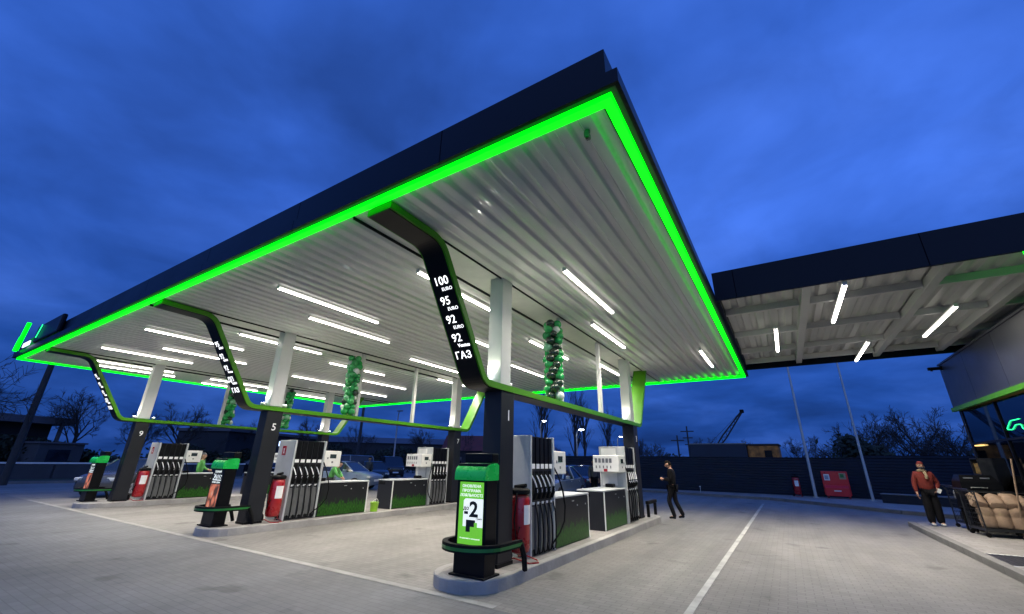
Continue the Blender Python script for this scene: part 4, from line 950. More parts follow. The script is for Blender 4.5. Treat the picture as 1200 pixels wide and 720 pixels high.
# ------------------------------------------------------------------ cars
def car(label, loc, rz, paint, kind='saloon', lit=False, length=4.5, group=None):
    t = thing('parked_car', label, 'car', loc, rz, group); Lh = length/2; W = .89
    Hh = 1.46 if kind != 'van' else 1.9
    def ring(x, zb, zt, w_):
        return [(x, -w_*.93, zb), (x, -w_, zb+.12), (x, -w_, (zb+zt)/2), (x, -w_*.96, zt-.06), (x, -w_*.86, zt), (x, w_*.86, zt), (x, w_*.96, zt-.06), (x, w_, (zb+zt)/2), (x, w_, zb+.12), (x, w_*.93, zb)]
    if kind == 'saloon': prof = [(-Lh, .42, .7, .62), (-Lh+.08, .27, .76, .74), (-Lh+.5, .22, .84, .85), (-Lh+1.15, .2, .93, W), (-.2, .2, .96, W), (.8, .2, .97, W), (Lh-1.0, .2, 1.0, W), (Lh-.4, .23, 1.0, .86), (Lh-.08, .28, .96, .78), (Lh, .42, .86, .7)]
    elif kind == 'hatch': prof = [(-Lh, .42, .72, .62), (-Lh+.08, .27, .8, .74), (-Lh+.5, .22, .88, .85), (-Lh+1.0, .2, .97, W), (0, .2, .98, W), (Lh-.8, .2, 1.0, W), (Lh-.1, .25, 1.0, .82), (Lh, .4, .9, .74)]
    else: prof = [(-Lh, .45, .9, .7), (-Lh+.1, .28, 1.0, .8), (-Lh+.6, .22, 1.08, W), (0, .2, 1.1, W), (Lh-.2, .22, 1.1, W), (Lh, .35, 1.05, .84)]
    MB().loft([ring(*p) for p in prof]).obj('body', paint, t, True)
    if kind == 'saloon': cab = [(-Lh+1.2, .94, .80), (-.35, Hh-.06, .66), (.2, Hh, .64), (.75, Hh-.03, .63), (Lh-.62, 1.0, .76)]
    elif kind == 'hatch': cab = [(-Lh+1.0, .97, .80), (-.3, Hh-.04, .67), (.3, Hh, .66), (1.3, Hh-.05, .64), (Lh-.12, 1.0, .74)]
    else: cab = [(-Lh+.65, 1.08, .82), (-Lh+1.5, Hh-.05, .74), (.2, Hh, .74), (Lh-.3, Hh-.05, .72), (Lh-.04, 1.08, .8)]
    zb = .94 if kind != 'van' else 1.06
    rg = [[(x, -.83, zb), (x, -w_, max(z, zb+.001)), (x, w_, max(z, zb+.001)), (x, .83, zb)] for x, z, w_ in cab]
    MB().loft(rg).obj('window', M['carglass'], t)
    g = MB(); top = [c for c in cab[1:-1]]
    g.loft([[(x, -w_*1.015, z+.004), (x, -w_*.9, z+.03), (x, w_*.9, z+.03), (x, w_*1.015, z+.004)] for x, z, w_ in top])
    for sy in (-1, 1):
        for (xa, za, wa), (xb, zb_, wb) in ((cab[0], cab[1]), (cab[-1], cab[-2])): g.tube([(xa, sy*(.825), zb), (xb, sy*wb*1.0, zb_)], .035, 6)
        xm, zm, wm = cab[2]; g.tube([(xm+.1, sy*.845, zb), (xm+.05, sy*wm*1.01, zm)], .035, 6)
    g.obj('roof', paint, t, True)
    wx = (-Lh+.85, Lh-.85)
    for x in wx:
        for sy in (-1, 1):
            ty = MB().lathe([(.2, -.1), (.31, -.1), (.325, -.07), (.325, .07), (.31, .1), (.2, .1)], n=20).obj('tyre', M['tyre'], t, True)
            ty.matrix_local = Matrix.Translation((x, sy*(W-.09), .325)) @ Matrix.Rotation(PI/2, 4, 'X')
            g = MB(); g.lathe([(.03, -.105), (.2, -.102), (.2, .102), (.03, .105)], n=14); g.obj('rim', M['rim'], ty, True)
    for sy in (-1, 1):
        z0 = .62 if kind != 'van' else .75
        MB().bbox(-Lh-.0, -Lh+.2, sy*.6-.16, sy*.6+.16, z0-.0, z0+.13, .03).obj('headlight', M['headl'], t)
        zt = .78 if kind != 'van' else .85
        MB().bbox(Lh-.12, Lh+.02, sy*.64-.15, sy*.64+.15, zt-.06, zt+.1, .02).obj('tail_light', M['tail'] if lit else M['taild'], t)
        MB().bbox(-Lh+1.35, -Lh+1.52, sy*.99-.09, sy*.99+.09, .93, 1.06, .03).obj('mirror', paint, t)
        g = MB()
        for x in (-.15, .85): a, b = sorted((sy*(W+.002), sy*(W+.012))); g.box(x, x+.16, a, b, .8, .83)
        g.obj('door_handle', M['rim'], t)
    MB().box(Lh+.001, Lh+.012, -.26, .26, .6, .71).obj('number_plate', M['paper'], t)
    MB().box(-Lh-.012, -Lh-.001, -.26, .26, .45, .56).obj('number_plate', M['paper'], t)
    return t
car('silver grey saloon car waiting behind the nearest island cabinets', (-9.3, 18.6, .004), PI*.5+PI*.02, M['car_silver'], 'saloon', length=4.4)
car('dark blue saloon with a lit red tail light, behind the silver car', (-11.2, 26.0, .004), 1.95, M['car_dark'], 'saloon', True, 4.6)
car('pale blue hatchback right behind the middle island display', (-21.6, 16.6, .004), .35+PI, M['car_pale'], 'hatch', length=4.0)
car('pale blue van parked far behind the pale hatchback', (-31.0, 23.5, .004), 1.2, M['car_pale'], 'van', length=4.8)
car('black car with two lit red tail lights in the queue behind the middle island', (-25.5, 21.9, .004), 5.4-PI+.35, M['car_black'], 'hatch', True, 4.2)
car('far dark van with a single red light near the street pole', (-33.0, 30.5, .004), 2.6, M['car_black'], 'van', True, 4.8)
car('grey car half hidden behind column 9', (-24.6, 7.9, .004), 2.2, M['car_grey'], 'hatch', length=4.0)
for i, (x, y, lb) in enumerate([(-46, 24.5, 'distant dark parked car left under blue shop lights'), (-47.5, 28.5, 'distant dark parked car centred under blue shop lights'), (-49, 32.5, 'distant dark parked car right of the blue shop lights')]):
    car(lb, (x, y, .004), .4, M[['car_black', 'car_grey', 'car_dark'][i]], 'hatch', False, 4.1, 'cars parked by the distant shops')

# ------------------------------------------------------------------ right hand fence, poles, fire point
def fence_run(x0, y0, x1, y1, h, label, name='sheet_fence'):
    a = Vector((x0, y0, 0)); b = Vector((x1, y1, 0)); Ln = (b-a).length; t = thing(name, label, 'fence', (x0, y0, .0), math.atan2(y1-y0, x1-x0), 'dark fence sections behind the station')
    prof = []; z = .06
    while z < h-.05: prof += [(0, z), (0, z+.09), (.022, z+.11), (.022, z+.125), (0, z+.145)]; z += .145
    vs = [(x, y, zz) for x in (.02, Ln-.02) for y, zz in prof]; n = len(prof); MB().add(vs, [(i, i+1, n+i+1, n+i) for i in range(n-1)]).obj('sheet', M['fence'], t)
    k = 0
    while k <= Ln+.01: MB().box(k-.04, k+.04, .025, .09, 0, h+.02).obj('post', M['fence'], t); k += 3.0 if Ln-k > 3.0 or Ln-k < .02 else Ln-k
    MB().box(0, Ln, -.03, .08, h-.045, h-.015).obj('cap_rail', M['fence'], t)
    return t
fence_run(-18, 29.9, -9, 29.85, 2.1, 'dark sheet fence left of the walking person, behind the cars')
fence_run(-9, 29.85, -3, 29.8, 2.12, 'dark blue sheet fence behind the walking person')
fence_run(-3, 29.8, 3.2, 29.6, 2.12, 'dark blue sheet fence behind the fire board')
fence_run(3.2, 29.6, 14, 28.6, 2.16, 'dark blue sheet fence behind the person in red')
def light_pole(x, y, h, label, r=.075, arm=True):
    t = thing('light_pole', label, 'light pole', (x, y, 0))
    MB().tube([(0, 0, 0), (0, 0, h*.5), (0, 0, h)], [r, r*.8, r*.5], 10).obj('pole', M['pole'], t, True)
    MB().bbox(-.13, .13, -.13, .13, .1, .14, .01).obj('base_plate', M['pole'], t)
    MB().box(r*.9, r+.01, -.05, .05, .7, 1.0).obj('hatch_door', M['grey'], t)
    if arm:
        MB().tube([(0, 0, h), (-.2, -.3, h+.12), (-.5, -.7, h+.14)], .03, 6).obj('arm', M['pole'], t, True)
        MB().bbox(-.75, -.4, -.85, -.6, h+.1, h+.18, .02).obj('lamp_head', M['grey'], t)
light_pole(.95, 28.5, 9.6, 'tall thin grey light pole between the red extinguisher and fire board')
light_pole(3.2, 27.9, 9.2, 'tall thin grey light pole right of the red fire board', .065)
t = thing('fire_board', 'red fire board with posters and sand box against the dark fence', 'fire board', (1.95, 28.75, .116), -.08)
MB().bbox(-.56, .56, .1, .16, .15, 1.3, .015).obj('board', M['redbright'], t)
MB().prism([(-.3, .12), (.098, .12), (.098, .62), (-.12, .62), (-.3, .5)], -.5, .5, 'x').obj('sand_box', M['redbright'], t)
MB().box(-.14, .16, -.304, -.3005, .34, .39).obj('lettering_plate', M['paper'], t)
pa = MB().box(-.46, -.22, .094, .099, .85, 1.15).obj('poster', M['paper'], t); MB().box(-.43, -.27, .091, .0938, .9, 1.1).obj('print', M['car_pale'], pa)
pa = MB().box(.2, .48, .094, .099, .92, 1.22).obj('poster', M['scarf'], t); MB().box(.24, .4, .091, .0938, 1.0, 1.17).obj('print', M['greenline'], pa)
g = MB(); g.box(-.5, -.4, .1, .16, 0, .148); g.box(.4, .5, .1, .16, 0, .148); g.obj('leg', M['red'], t)
t = thing('marker_stake', 'short white marker stake at the kerb in front of the fence', 'stake', (-4.6, 28.2, .1)); MB().tube([(0, 0, 0), (.02, 0, .32)], .02, 6).obj('stake', M['pole'], t); MB().box(-.03, .05, -.025, .025, .32, .36).obj('top', M['white'], t)
t = thing('low_concrete_block', 'long low dark bench block in front of the fence behind the person in red', 'block', (5.0, 26.6, .1), -.35)
MB().bbox(-1.6, 1.6, -.25, .25, 0, .36, .03).obj('block', M['walldark'], t); MB().bbox(-1.62, 1.62, -.27, .27, .362, .42, .02).obj('slab', M['grey'], t)

# ------------------------------------------------------------------ behind the fence
t = thing('shipping_shed', 'rusty orange shed with a dark opening showing above the fence', 'shed', (-1.4, 40, 0), -.05)
MB().bbox(-1.05, 1.05, -1.2, 1.2, 0, 3.15, .12).obj('body', M['rust'], t); MB().box(.1, .6, -1.215, -1.202, 1.6, 2.75).obj('opening', M['black'], t); MB().bbox(-1.12, 1.14, -1.25, 1.25, 3.1, 3.24, .05).obj('roof', M['darkpole'], t)
t = thing('covered_trailer', 'long grey tarpaulin covered trailer above the fence, beside the rusty shed', 'trailer', (-4.6, 40, 0), -.03)
MB().bbox(-2.1, 2.1, -1.2, 1.2, .9, 3.25, .06).obj('cover', M['tarp'], t); MB().box(-2.1, 2.1, -1.1, 1.1, .6, .88).obj('chassis', M['rubber'], t)
g = MB(); g.box(-2.12, 2.12, -1.22, -1.15, 3.22, 3.3); g.obj('edge_rail', M['grey'], t)
for x in (-1.2, 1.2):
    for y in (-1., 1.):
        w_ = MB().lathe([(.2, -.12), (.45, -.12), (.45, .12), (.2, .12)], n=16).obj('wheel', M['tyre'], t, True); w_.matrix_local = Matrix.Translation((x, y, .451)) @ Matrix.Rotation(PI/2, 4, 'X')
t = thing('crane', 'crane with its lattice boom rising above the trailer', 'crane', (-6.0, 46, 0))
MB().bbox(-1.2, 1.0, -1.2, 1.2, 1.0, 2.9, .1).obj('cab', M['tarp'], t); MB().box(-2.2, 2.0, -1.3, 1.3, .2, .95).obj('undercarriage', M['rubber'], t)
a0, a1 = Vector((.1, 0, 2.7)), Vector((3.1, 0, 6.45)); dd = (a1-a0).normalized(); nn = Vector((-dd.z, 0, dd.x))
g = MB()
def lat(f): return .13*(1-abs(2*f-.8)) + .06
for sy in (-.2, .2):
    for sn in (-1, 1): g.tube([a0+(a1-a0)*f+nn*sn*max(.05, lat(f))+Vector((0, sy, 0)) for f in (0, .4, 1)], .045, 5)
for i in range(14):
    f0, f1 = i/14, (i+1)/14; s0 = 1 if i % 2 else -1
    for sy in (-.2, .2): g.tube([a0+(a1-a0)*f0+nn*s0*max(.05, lat(f0))+Vector((0, sy, 0)), a0+(a1-a0)*f1-nn*s0*max(.05, lat(f1))+Vector((0, sy, 0))], .018, 4)
g.obj('boom', M['darkpole'], t); MB().bbox(2.95, 3.3, -.25, .25, 6.35, 6.65, .05).obj('boom_head', M['rubber'], t)
MB().tube([(-.9, 0, 2.8), (3.1, 0, 6.55)], .02, 4).obj('stay_cable', M['darkpole'], t)
for x, y, h, lb in [(-10.3, 59, 6.3, 'distant lattice like utility pole with cross arms, left of the trailer'), (-11.6, 59, 5.2, 'distant plain utility pole left of the trailer')]:
    t = thing('utility_pole', lb, 'utility pole', (x, y, 0)); MB().tube([(0, 0, 0), (0, 0, h)], [.14, .09], 6).obj('pole', M['darkpole'], t)
    g = MB(); g.box(-.8, .8, -.05, .05, h-.7, h-.58)
    if h > 6: g.box(-.6, .6, -.05, .05, h-1.5, h-1.38); g.box(-.45, .45, -.05, .05, h-2.3, h-2.2)
    g.obj('cross_arm', M['darkpole'], t)

# street lamps
def street_lamp(x, y, h, label, lit=True, mat='pole'):
    t = thing('street_lamp', label, 'street lamp', (x, y, 0), 0, 'street lamps beyond the station')
    MB().tube([(0, 0, 0), (0, 0, h-.4), (.25, -.2, h), (.7, -.5, h+.12)], [.1, .07, .05, .04], 8).obj('pole', M[mat], t, True)
    MB().bbox(.5, 1.2, -.75, -.45, h+.08, h+.2, .03).obj('lamp_head', M['grey'], t)
    if lit: MB().lathe([(.02, -.13), (.17, -.08), (.2, 0)], (.85, -.6, h+.075), 12, sx=1.5).obj('lamp_glass', M['lamp2'], t, True)
street_lamp(-28.8, 53.7, 7.0, 'lit street lamp standing beside the left poplar')
street_lamp(-19.5, 44.8, 5.0, 'brightest lit street lamp in front of the right poplar')
street_lamp(-25.4, 76.6, 6.1, 'farthest lit street lamp, left of column 3')
street_lamp(-36.6, 34.1, 6.6, 'unlit grey lamp pole right of the cars with red tail lights', False)
for x, y, h, r, lb in [(-35.2, 28.1, 8.6, .16, 'thick dark utility pole right of column 11'), (-35.5, 5.9, 8.8, .18, 'thick dark leaning looking utility pole at the far left edge')]:
    t = thing('utility_pole', lb, 'utility pole', (x, y, 0)); MB().tube([(0, 0, 0), (0, 0, h*.5), (0, 0, h)], [r, r*.85, r*.7], 9).obj('pole', M['darkpole'], t, True)
    g = MB(); g.box(-.06, .06, -.9, .9, h-.6, h-.48); g.obj('cross_arm', M['darkpole'], t)

# ------------------------------------------------------------------ far left buildings and walls
t = thing('low_building', 'low dark building with a pale flat roof edge at the far left', 'building', (-50, 4, 0), .32)
MB().box(-5, 2.2, -9, 5.2, 0, 3.75).obj('wall', M['walldark'], t); MB().bbox(-5.4, 3.4, -9.4, 6.0, 3.76, 4.3, .04).obj('roof', M['roofgrey'], t)
for y, z0, z1 in [(-6.5, 1.2, 2.6), (-3.2, 1.2, 2.6), (1.2, 1.2, 2.6)]: MB().box(2.21, 2.26, y, y+1.5, z0, z1).obj('window', M['glass'], t)
MB().box(2.21, 2.27, 3.2, 4.3, 0, 2.3).obj('door', M['wallpale'], t)
for y in (-8.6, -2, 5.2): MB().box(3.0, 3.2, y, y+.2, 0, 3.755).obj('post', M['roofgrey'], t)
t = thing('kiosk', 'pale low kiosk box in front of the dark building at far left', 'kiosk', (-46.2, 9.6, 0), .3)
MB().bbox(-1, 1, -1.5, 1.2, 0, 2.3, .03).obj('wall', M['wallpale'], t); MB().box(1.01, 1.03, -.9, .4, 1.0, 1.9).obj('window', M['glass'], t); MB().box(-1.1, 1.12, -1.6, 1.3, 2.302, 2.42).obj('roof', M['roofgrey'], t)
t = thing('low_wall', 'low pale boundary wall with a white rail at the far left', 'wall', (-42.2, 5.0, 0), 0)
for k in range(8): MB().bbox(-.1, .1, k*2.05, k*2.05+1.95, 0, .92, .01).obj('panel', M['wallpale'], t)
MB().box(-.14, .14, -.02, 16.4, .97, 1.07).obj('rail', M['white'], t)
for k in range(9): MB().box(-.06, .06, k*2.05-.07, k*2.05-.03, .0, .97).obj('post', M['wallpale'], t)
t = thing('shop_row', 'distant low shop row with blue and white lit signs seen left of column 5', 'building', (-57, 30, 0), .45)
MB().box(-3, 3, -9, 9, 0, 4.2).obj('wall', M['walldark'], t); MB().box(-3.2, 3.3, -9.2, 9.2, 4.202, 4.5).obj('roof', M['roofgrey'], t)
rnd = random.Random(5)
for k in range(7): MB().box(3.01, 3.06, -2.6+k*1.15, -2.6+k*1.15+rnd.uniform(.3, .8), 3.0, 3.25+rnd.uniform(0, .35)).obj('lit_window', M['whitelit'] if k % 3 else M['bluelit'], t)
for k in range(4): MB().box(3.01, 3.05, -6.5+k*3.2, -5.0+k*3.2, 1.0, 2.3).obj('lit_sign', M['bluelit'] if k == 2 else M['glass'], t)
t = thing('red_roofed_house', 'low distant house with a dull red wall seen above the middle island', 'house', (-36, 50, 0), .5)
MB().box(-5, 5, -3, 3, 0, 2.9).obj('wall', M['walldark'], t); MB().prism([(-3.4, 2.9), (3.4, 2.9), (0, 5.0)], -5.3, 5.3, 'x').obj('roof', pm('dull_red_roof', (.12, .025, .022), .8, 0, .3, 2), t)
for x in (-3, 0, 3): MB().box(x-.5, x+.5, -3.05, -3.01, 1.0, 2.1).obj('window', M['glass'], t)
t = thing('long_warehouse', 'long dark warehouse on the horizon beyond the parked cars', 'building', (-62, 62, 0), .75)
MB().box(-28, 26, -6, 6, 0, 4.4).obj('wall', M['walldark'], t); MB().prism([(-6.4, 4.4), (6.4, 4.4), (0, 5.6)], -28.4, 26.4, 'x').obj('roof', M['roofgrey'], t)
for k in range(10): MB().box(-25+k*5, -23+k*5, -6.05, -6.01, 1.6, 2.8).obj('window', M['glass'], t)

# ------------------------------------------------------------------ trees
def tree_mesh(seed, h, spread, levels=5, poplar=False, lowfork=False):
    rnd = random.Random(seed); tr = MB(); cr = MB()
    def grow(p, d, ln, r, lv):
        segs = 3; pts = [p]; rs = [r]; q = p.copy(); dd = d.copy()
        for i in range(segs):
            dd = (dd+Vector((rnd.uniform(-1, 1), rnd.uniform(-1, 1), rnd.uniform(-.5, .9)))*(.13 if lv else .05)).normalized(); q = q+dd*ln/segs; pts.append(q.copy()); rs.append(max(.008, r*(1-.38*(i+1)/segs)))
        (tr if lv == 0 else cr).tube(pts, rs, 7 if lv == 0 else (5 if lv < 3 else 3), caps=False)
        if lv >= levels: return
        n = (7 if lv == 0 else rnd.randint(3, 4)) if not poplar else (16 if lv == 0 else 3)
        for k in range(n):
            f = rnd.uniform(.35 if lv else (.22 if (poplar or lowfork) else .45), 1.0); i = min(segs-1, int(f*segs)); ff = f*segs-i; b = pts[i].lerp(pts[i+1], ff)
            a = rnd.uniform(0, 2*PI); ax = dd.orthogonal().normalized(); ax.rotate(Matrix.Rotation(a, 3, dd))
            tilt = rnd.uniform(.25, .45) if poplar else rnd.uniform(.45, .95)*spread
            nd = dd.copy(); nd.rotate(Matrix.Rotation(tilt, 3, ax)); nd.z += .12; nd.normalize()
            grow(b, nd, ln*(rnd.uniform(.28, .42) if (poplar and lv == 0) else rnd.uniform(.52, .75)), max(.012, rs[i]*rnd.uniform(.42, .62)), lv+1)
    grow(Vector((0, 0, -.05)), Vector((0, 0, 1)), h*(.95 if poplar else .42), h*.022, 0)
    return tr, cr
def tree(name, label, x, y, h, seed, spread=1., levels=5, poplar=False, lowfork=False, group=None):
    t = thing(name, label, 'tree', (x, y, 0), random.uniform(0, 6), group)
    a, b = tree_mesh(seed, h, spread, levels, poplar, lowfork); a.obj('trunk', M['bark'], t, True); b.obj('crown', M['twig'], t)
    return t
G1 = 'bare winter trees around the station'
T = {}
T['a'] = tree('bare_tree', 'big bare tree at the left edge behind the dark utility pole', -34.5, 1.6, 9.5, 11, 1.05, group=G1)
T['b'] = tree('bare_tree', 'bare round crowned tree left of price sign 9', -48.5, 11.0, 7.8, 12, .95, group=G1)
T['c'] = tree('orchard_tree', 'low spreading bare tree left of the second light pole, above fence', 4.6, 38, 6.3, 13, 1.15, 5, lowfork=True, group=G1)
T['p'] = tree('poplar', 'narrow bare poplar behind the leftmost lit street lamp', -35.2, 66.2, 11.5, 14, 1, 4, True, group='bare poplars on the skyline')
def cp(k, label, x, y, s, group=None):
    o = dup(T[k]); relabel(o, label, (x, y, 0), random.uniform(0, 6)); o.scale = (s, s, s)
    if group: o['group'] = group
    return o
cp('p', 'wide bare poplar behind the brightest street lamp', -28.2, 64.4, .84)
cp('p', 'second stem of the poplar pair behind the brightest street lamp', -27.0, 65.0, .78)
cp('p', 'small poplar far right of the brightest street lamp', -23.5, 66.0, .62)
cp('b', 'bare tree between white shaft 9 and its balloons', -46.5, 17.5, .92)
cp('a', 'dark bare tree behind the beam right of column 9', -52, 25.5, .7)
cp('b', 'bare tree behind the rear balloons at column 5', -49, 32, .95)
cp('a', 'bare tree between column 5 and column 11', -44, 35.5, .72)
cp('b', 'dense bare tree right of the thick pole at column 11', -40, 42, .85)
cp('a', 'bare tree above the queueing cars', -38, 47.5, .68)
cp('b', 'bare tree left of column 7', -34, 52, .95)
cp('c', 'low bare tree between column 1 and the poplars', -31, 60, .95)
cp('c', 'low bare tree between the two poplars', -25.5, 52, .8)
cp('c', 'dark bushy bare tree right of column 3', -11.5, 46, .9)
cp('b', 'bare tree just right of column 3 behind the fence', -13.5, 47, .62)
cp('c', 'thin distant tree behind the crane boom', -4.6, 56, .98)
cp('c', 'distant bare tree right of the crane boom', -2.2, 57, .9)
cp('b', 'thin tall bare tree behind the first light pole', 1.2, 58, .72)
cp('c', 'spreading bare tree right of the second light pole', 7.0, 38.5, .95)
cp('c', 'bare spreading tree above the person in red', 8.6, 35.5, .92)
cp('c', 'bare tree just left of the second light pole, behind the fence', 3.0, 40, .85)
cp('b', 'upright bare tree right of the second light pole', 5.6, 41, .8)
cp('c', 'wide bare tree behind the head of the person in red', 9.6, 38, 1.05)
cp('b', 'tall bare tree left of the person in red above the fence', 7.8, 40, .86)
cp('b', 'bare tree left of the crane boom', -8.2, 55, .7)
cp('a', 'bare tree behind the low building at the far left', -52, 5, .85)
cp('b', 'bare tree right of the low building at the far left', -50, 15.5, .8)
cp('a', 'bare tree next to the shop corner above the fence', 11.0, 37, .48)
# hedges and thickets nobody could count
def thicket(name, pts, n, hgt, wid, seed, mat='hedge', smax=.28):
    rnd = random.Random(seed); g = MB()
    for _ in range(n):
        i = rnd.randrange(len(pts)-1); f = rnd.random(); a = Vector(pts[i]); b = Vector(pts[i+1]); p = a.lerp(b, f)
        hh = hgt*(.65+.35*math.sin(p.x*.7+seed)*math.cos(p.y*.45)); z = hh*(rnd.random()**.8); ww = wid*(1-.5*z/max(.1, hh))
        c = Vector((p.x+rnd.gauss(0, ww), p.y+rnd.gauss(0, ww), z)); s = rnd.uniform(.1, .28)
        u = Vector((rnd.uniform(-1, 1), rnd.uniform(-1, 1), rnd.uniform(-1, 1))).normalized(); v = u.orthogonal().normalized()
        g.add([c-u*s, c+v*s*.5, c+u*s, c-v*s*.4], [(0, 1, 2, 3)])
    return struct(g.obj(name, M[mat]), 'stuff')
thicket('hedge', [(-47, 3), (-47.5, 14), (-52, 24), (-48, 36), (-42, 46), (-37, 56)], 15000, 3.4, 1.1, 1)
thicket('hedge', [(-33, 66), (-20, 66), (-8, 62), (4, 60)], 6000, 3.2, 1.0, 2)
thicket('hedge', [(3.2, 34), (8, 33.5), (15, 32)], 12000, 3.9, .7, 3)

# ------------------------------------------------------------------ trolley with sacks, racks by the shop
def cage(name, label, loc, rz, W_, D_, H_, shelf, cat='trolley'):
    t = thing(name, label, cat, loc, rz)
    for x in (-W_/2, W_/2):
        for y in (-D_/2, D_/2): MB().tube([(x, y, .02), (x, y, H_)], .016, 6).obj('upright', M['wire'], t)
    for z in ([.14, H_]): MB().tube([(-W_/2, -D_/2, z), (W_/2, -D_/2, z), (W_/2, D_/2, z), (-W_/2, D_/2, z)], .013, 5, closed=True).obj('frame_hoop', M['wire'], t)
    g = MB(); g.box(-W_/2, W_/2, -D_/2, D_/2, .15, .19); g.obj('deck', M['wire'], t)
    g = MB()
    for k in range(1, 8):
        z = .19+k*(H_-.19)/8
        g.tube([(-W_/2, D_/2, z), (W_/2, D_/2, z)], .005, 4); g.tube([(-W_/2, -D_/2, z), (-W_/2, D_/2, z)], .005, 4); g.tube([(W_/2, -D_/2, z), (W_/2, D_/2, z)], .005, 4)
    for k in range(1, 9):
        x = -W_/2+W_*k/9; g.tube([(x, D_/2, .19), (x, D_/2, H_)], .004, 4)
        y = -D_/2+D_*k/9; g.tube([(-W_/2, y, .19), (-W_/2, y, H_)], .004, 4)
    g.obj('mesh_side', M['wire'], t)
    g = MB(); g.tube([(-W_/2-.02, -D_/2, H_*.94), (-W_/2-.09, -D_/2, H_+.05), (-W_/2-.09, D_/2, H_+.05), (-W_/2-.02, D_/2, H_*.94)], .014, 6); g.obj('handle', M['wire'], t)
    for x in (-W_/2, W_/2):
        for y in (-D_/2, D_/2):
            w_ = MB().lathe([(.01, -.015), (.05, -.015), (.05, .015), (.01, .015)], n=10).obj('castor', M['rubber'], t, True); w_.matrix_local = Matrix.Translation((x, y-.03, .05)) @ Matrix.Rotation(PI/2, 4, 'X')
    return t
cage('mesh_trolley', 'front black mesh trolley carrying brown sacks beside the shop', (4.2, 15.75, .119), .12, 1.05, .75, .98, 0)
cage('mesh_trolley', 'rear black mesh trolley loaded with dark packs behind the sack trolley', (4.05, 17.05, .119), .1, .6, .9, 1.02, 0)
def sack(seed, hgt=.62):
    rnd = random.Random(seed); g = MB(); n = 18; rings = []
    for z, r in [(0, .8), (.04, 1.0), (.2, 1.08), (.40, 1.08), (.52, .99), (.58, .90), (.64, .97), (.76, 1.05), (.88, .97), (.95, .74), (.98, .5), (1.0, .45), (1.03, .5)]:
        rings.append([((.135+.014*math.sin(3*a+z*5+seed)+.01*math.sin(7*a+z*9))*r*math.cos(a)*1.15, (.1+.012*math.cos(2*a+z*6+seed))*r*math.sin(a)*1.1, z*hgt+.015*math.sin(a*2+seed)*(z > .5)) for a in [2*PI*i/n for i in range(n)]])
    g.loft(rings); return g
lbs = ['leftmost standing brown sack on the front trolley, lower row', 'second standing brown sack from the left, lower row of the trolley', 'third standing brown sack from the left, lower row of the trolley', 'standing brown sack at the right end of the lower row']
lbt = ['leftmost brown sack of the upper row on the trolley', 'second brown sack from the left in the upper row', 'third brown sack from the left in the upper row', 'brown sack at the right end of the upper row']
for k in range(4):
    o = sack(k+1, .46).obj('paper_sack', M['sack'], smooth=True); o.location = (3.85+k*.265, 15.50+.015*k, .309); o.rotation_euler = (random.uniform(-.05, .05), random.uniform(-.06, .06), random.uniform(-.3, .3)); o.scale = (.88, 1, 1); tag(o, lbs[k], 'sack', 'brown sacks on the front trolley')
    o = sack(k+11, .5).obj('paper_sack', M['sack'], smooth=True); o.location = (3.83+k*.265+random.uniform(-.02, .02), 15.47, .79); o.rotation_euler = (-1.05+random.uniform(-.1, .1), random.uniform(-.12, .12), random.uniform(-.15, .15)); o.scale = (.92, 1.05, .9); tag(o, lbt[k], 'sack', 'brown sacks on the front trolley')
for k, (z, lb) in enumerate([(.31, 'lowest dark pack in the rear trolley'), (.57, 'middle dark pack in the rear trolley'), (.83, 'top pale wrapped pack in the rear trolley')]):
    o = MB().bbox(-.22, .22, -.36, .36, 0, .24, .04).obj('wrapped_pack', M[['black', 'navy', 'offwhite'][k]]); o.location = (4.05, 17.05, z); o.rotation_euler = (0, 0, .1); tag(o, lb, 'pack', 'packs in the rear trolley')
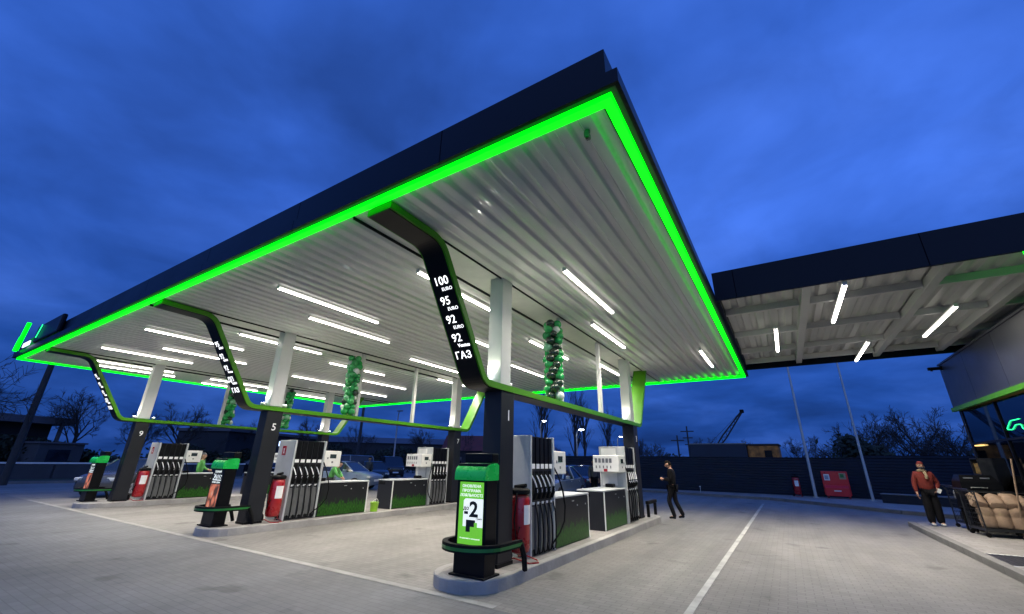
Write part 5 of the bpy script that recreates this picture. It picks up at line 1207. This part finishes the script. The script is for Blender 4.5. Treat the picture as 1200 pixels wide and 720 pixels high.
t = thing('barbecue_grill', 'black lidded box with shiny handles behind the sacks', 'grill', (4.12, 16.45, .119), .1)
MB().bbox(-.42, .36, -.28, .28, .55, 1.0, .03).obj('firebox', M['black'], t)
MB().loft([[(-.42, -.28, 1.005), (.36, -.28, 1.005), (.36, .28, 1.005), (-.42, .28, 1.005)], [(-.4, -.24, 1.2), (.34, -.24, 1.2), (.34, .26, 1.2), (-.4, .26, 1.2)], [(-.34, -.1, 1.36), (.28, -.1, 1.36), (.28, .2, 1.36), (-.34, .2, 1.36)]]).obj('lid', M['black'], t)
g = MB(); g.tube([(-.25, -.3, 1.05), (-.25, -.34, 1.06), (.05, -.34, 1.06), (.05, -.3, 1.05)], .014, 6); g.obj('handle', M['alu'], t)
g = MB(); g.box(-.3, -.12, -.2, -.188, 1.27, 1.3) ; g.box(.02, .2, -.2, -.188, 1.27, 1.3); g.obj('badge', M['alu'], t)
for x in (-.38, .32):
    for y in (-.24, .24): MB().box(x-.02, x+.02, y-.02, y+.02, 0, .548).obj('leg', M['rubber'], t)
t = thing('wooden_pole', 'thin pale wooden pole leaning on the shop glass above the sacks', 'pole', (4.35, 15.2, .119)); MB().tube([(0, .3, 0), (.2, .05, 1.75)], .018, 6).obj('shaft', M['sack'], t); MB().tube([(.2, .05, 1.75), (.203, .046, 1.79)], .02, 6).obj('cap', M['black'], t)

# ------------------------------------------------------------------ view
S.view_settings.view_transform = 'Standard'; S.view_settings.look = 'None'; S.view_settings.exposure = 0; S.view_settings.gamma = 1; S.view_settings.use_curve_mapping = False
S.render.engine = 'CYCLES'; cy = S.cycles
cy.use_denoising = True
try: cy.denoiser = 'OPENIMAGEDENOISE'; cy.denoising_input_passes = 'RGB_ALBEDO_NORMAL'
except Exception: pass
cy.max_bounces = 6; cy.diffuse_bounces = 4; cy.glossy_bounces = 3; cy.transmission_bounces = 3; cy.transparent_max_bounces = 6
cy.caustics_reflective = False; cy.caustics_refractive = False; cy.sample_clamp_indirect = 6
cy.use_light_tree = True
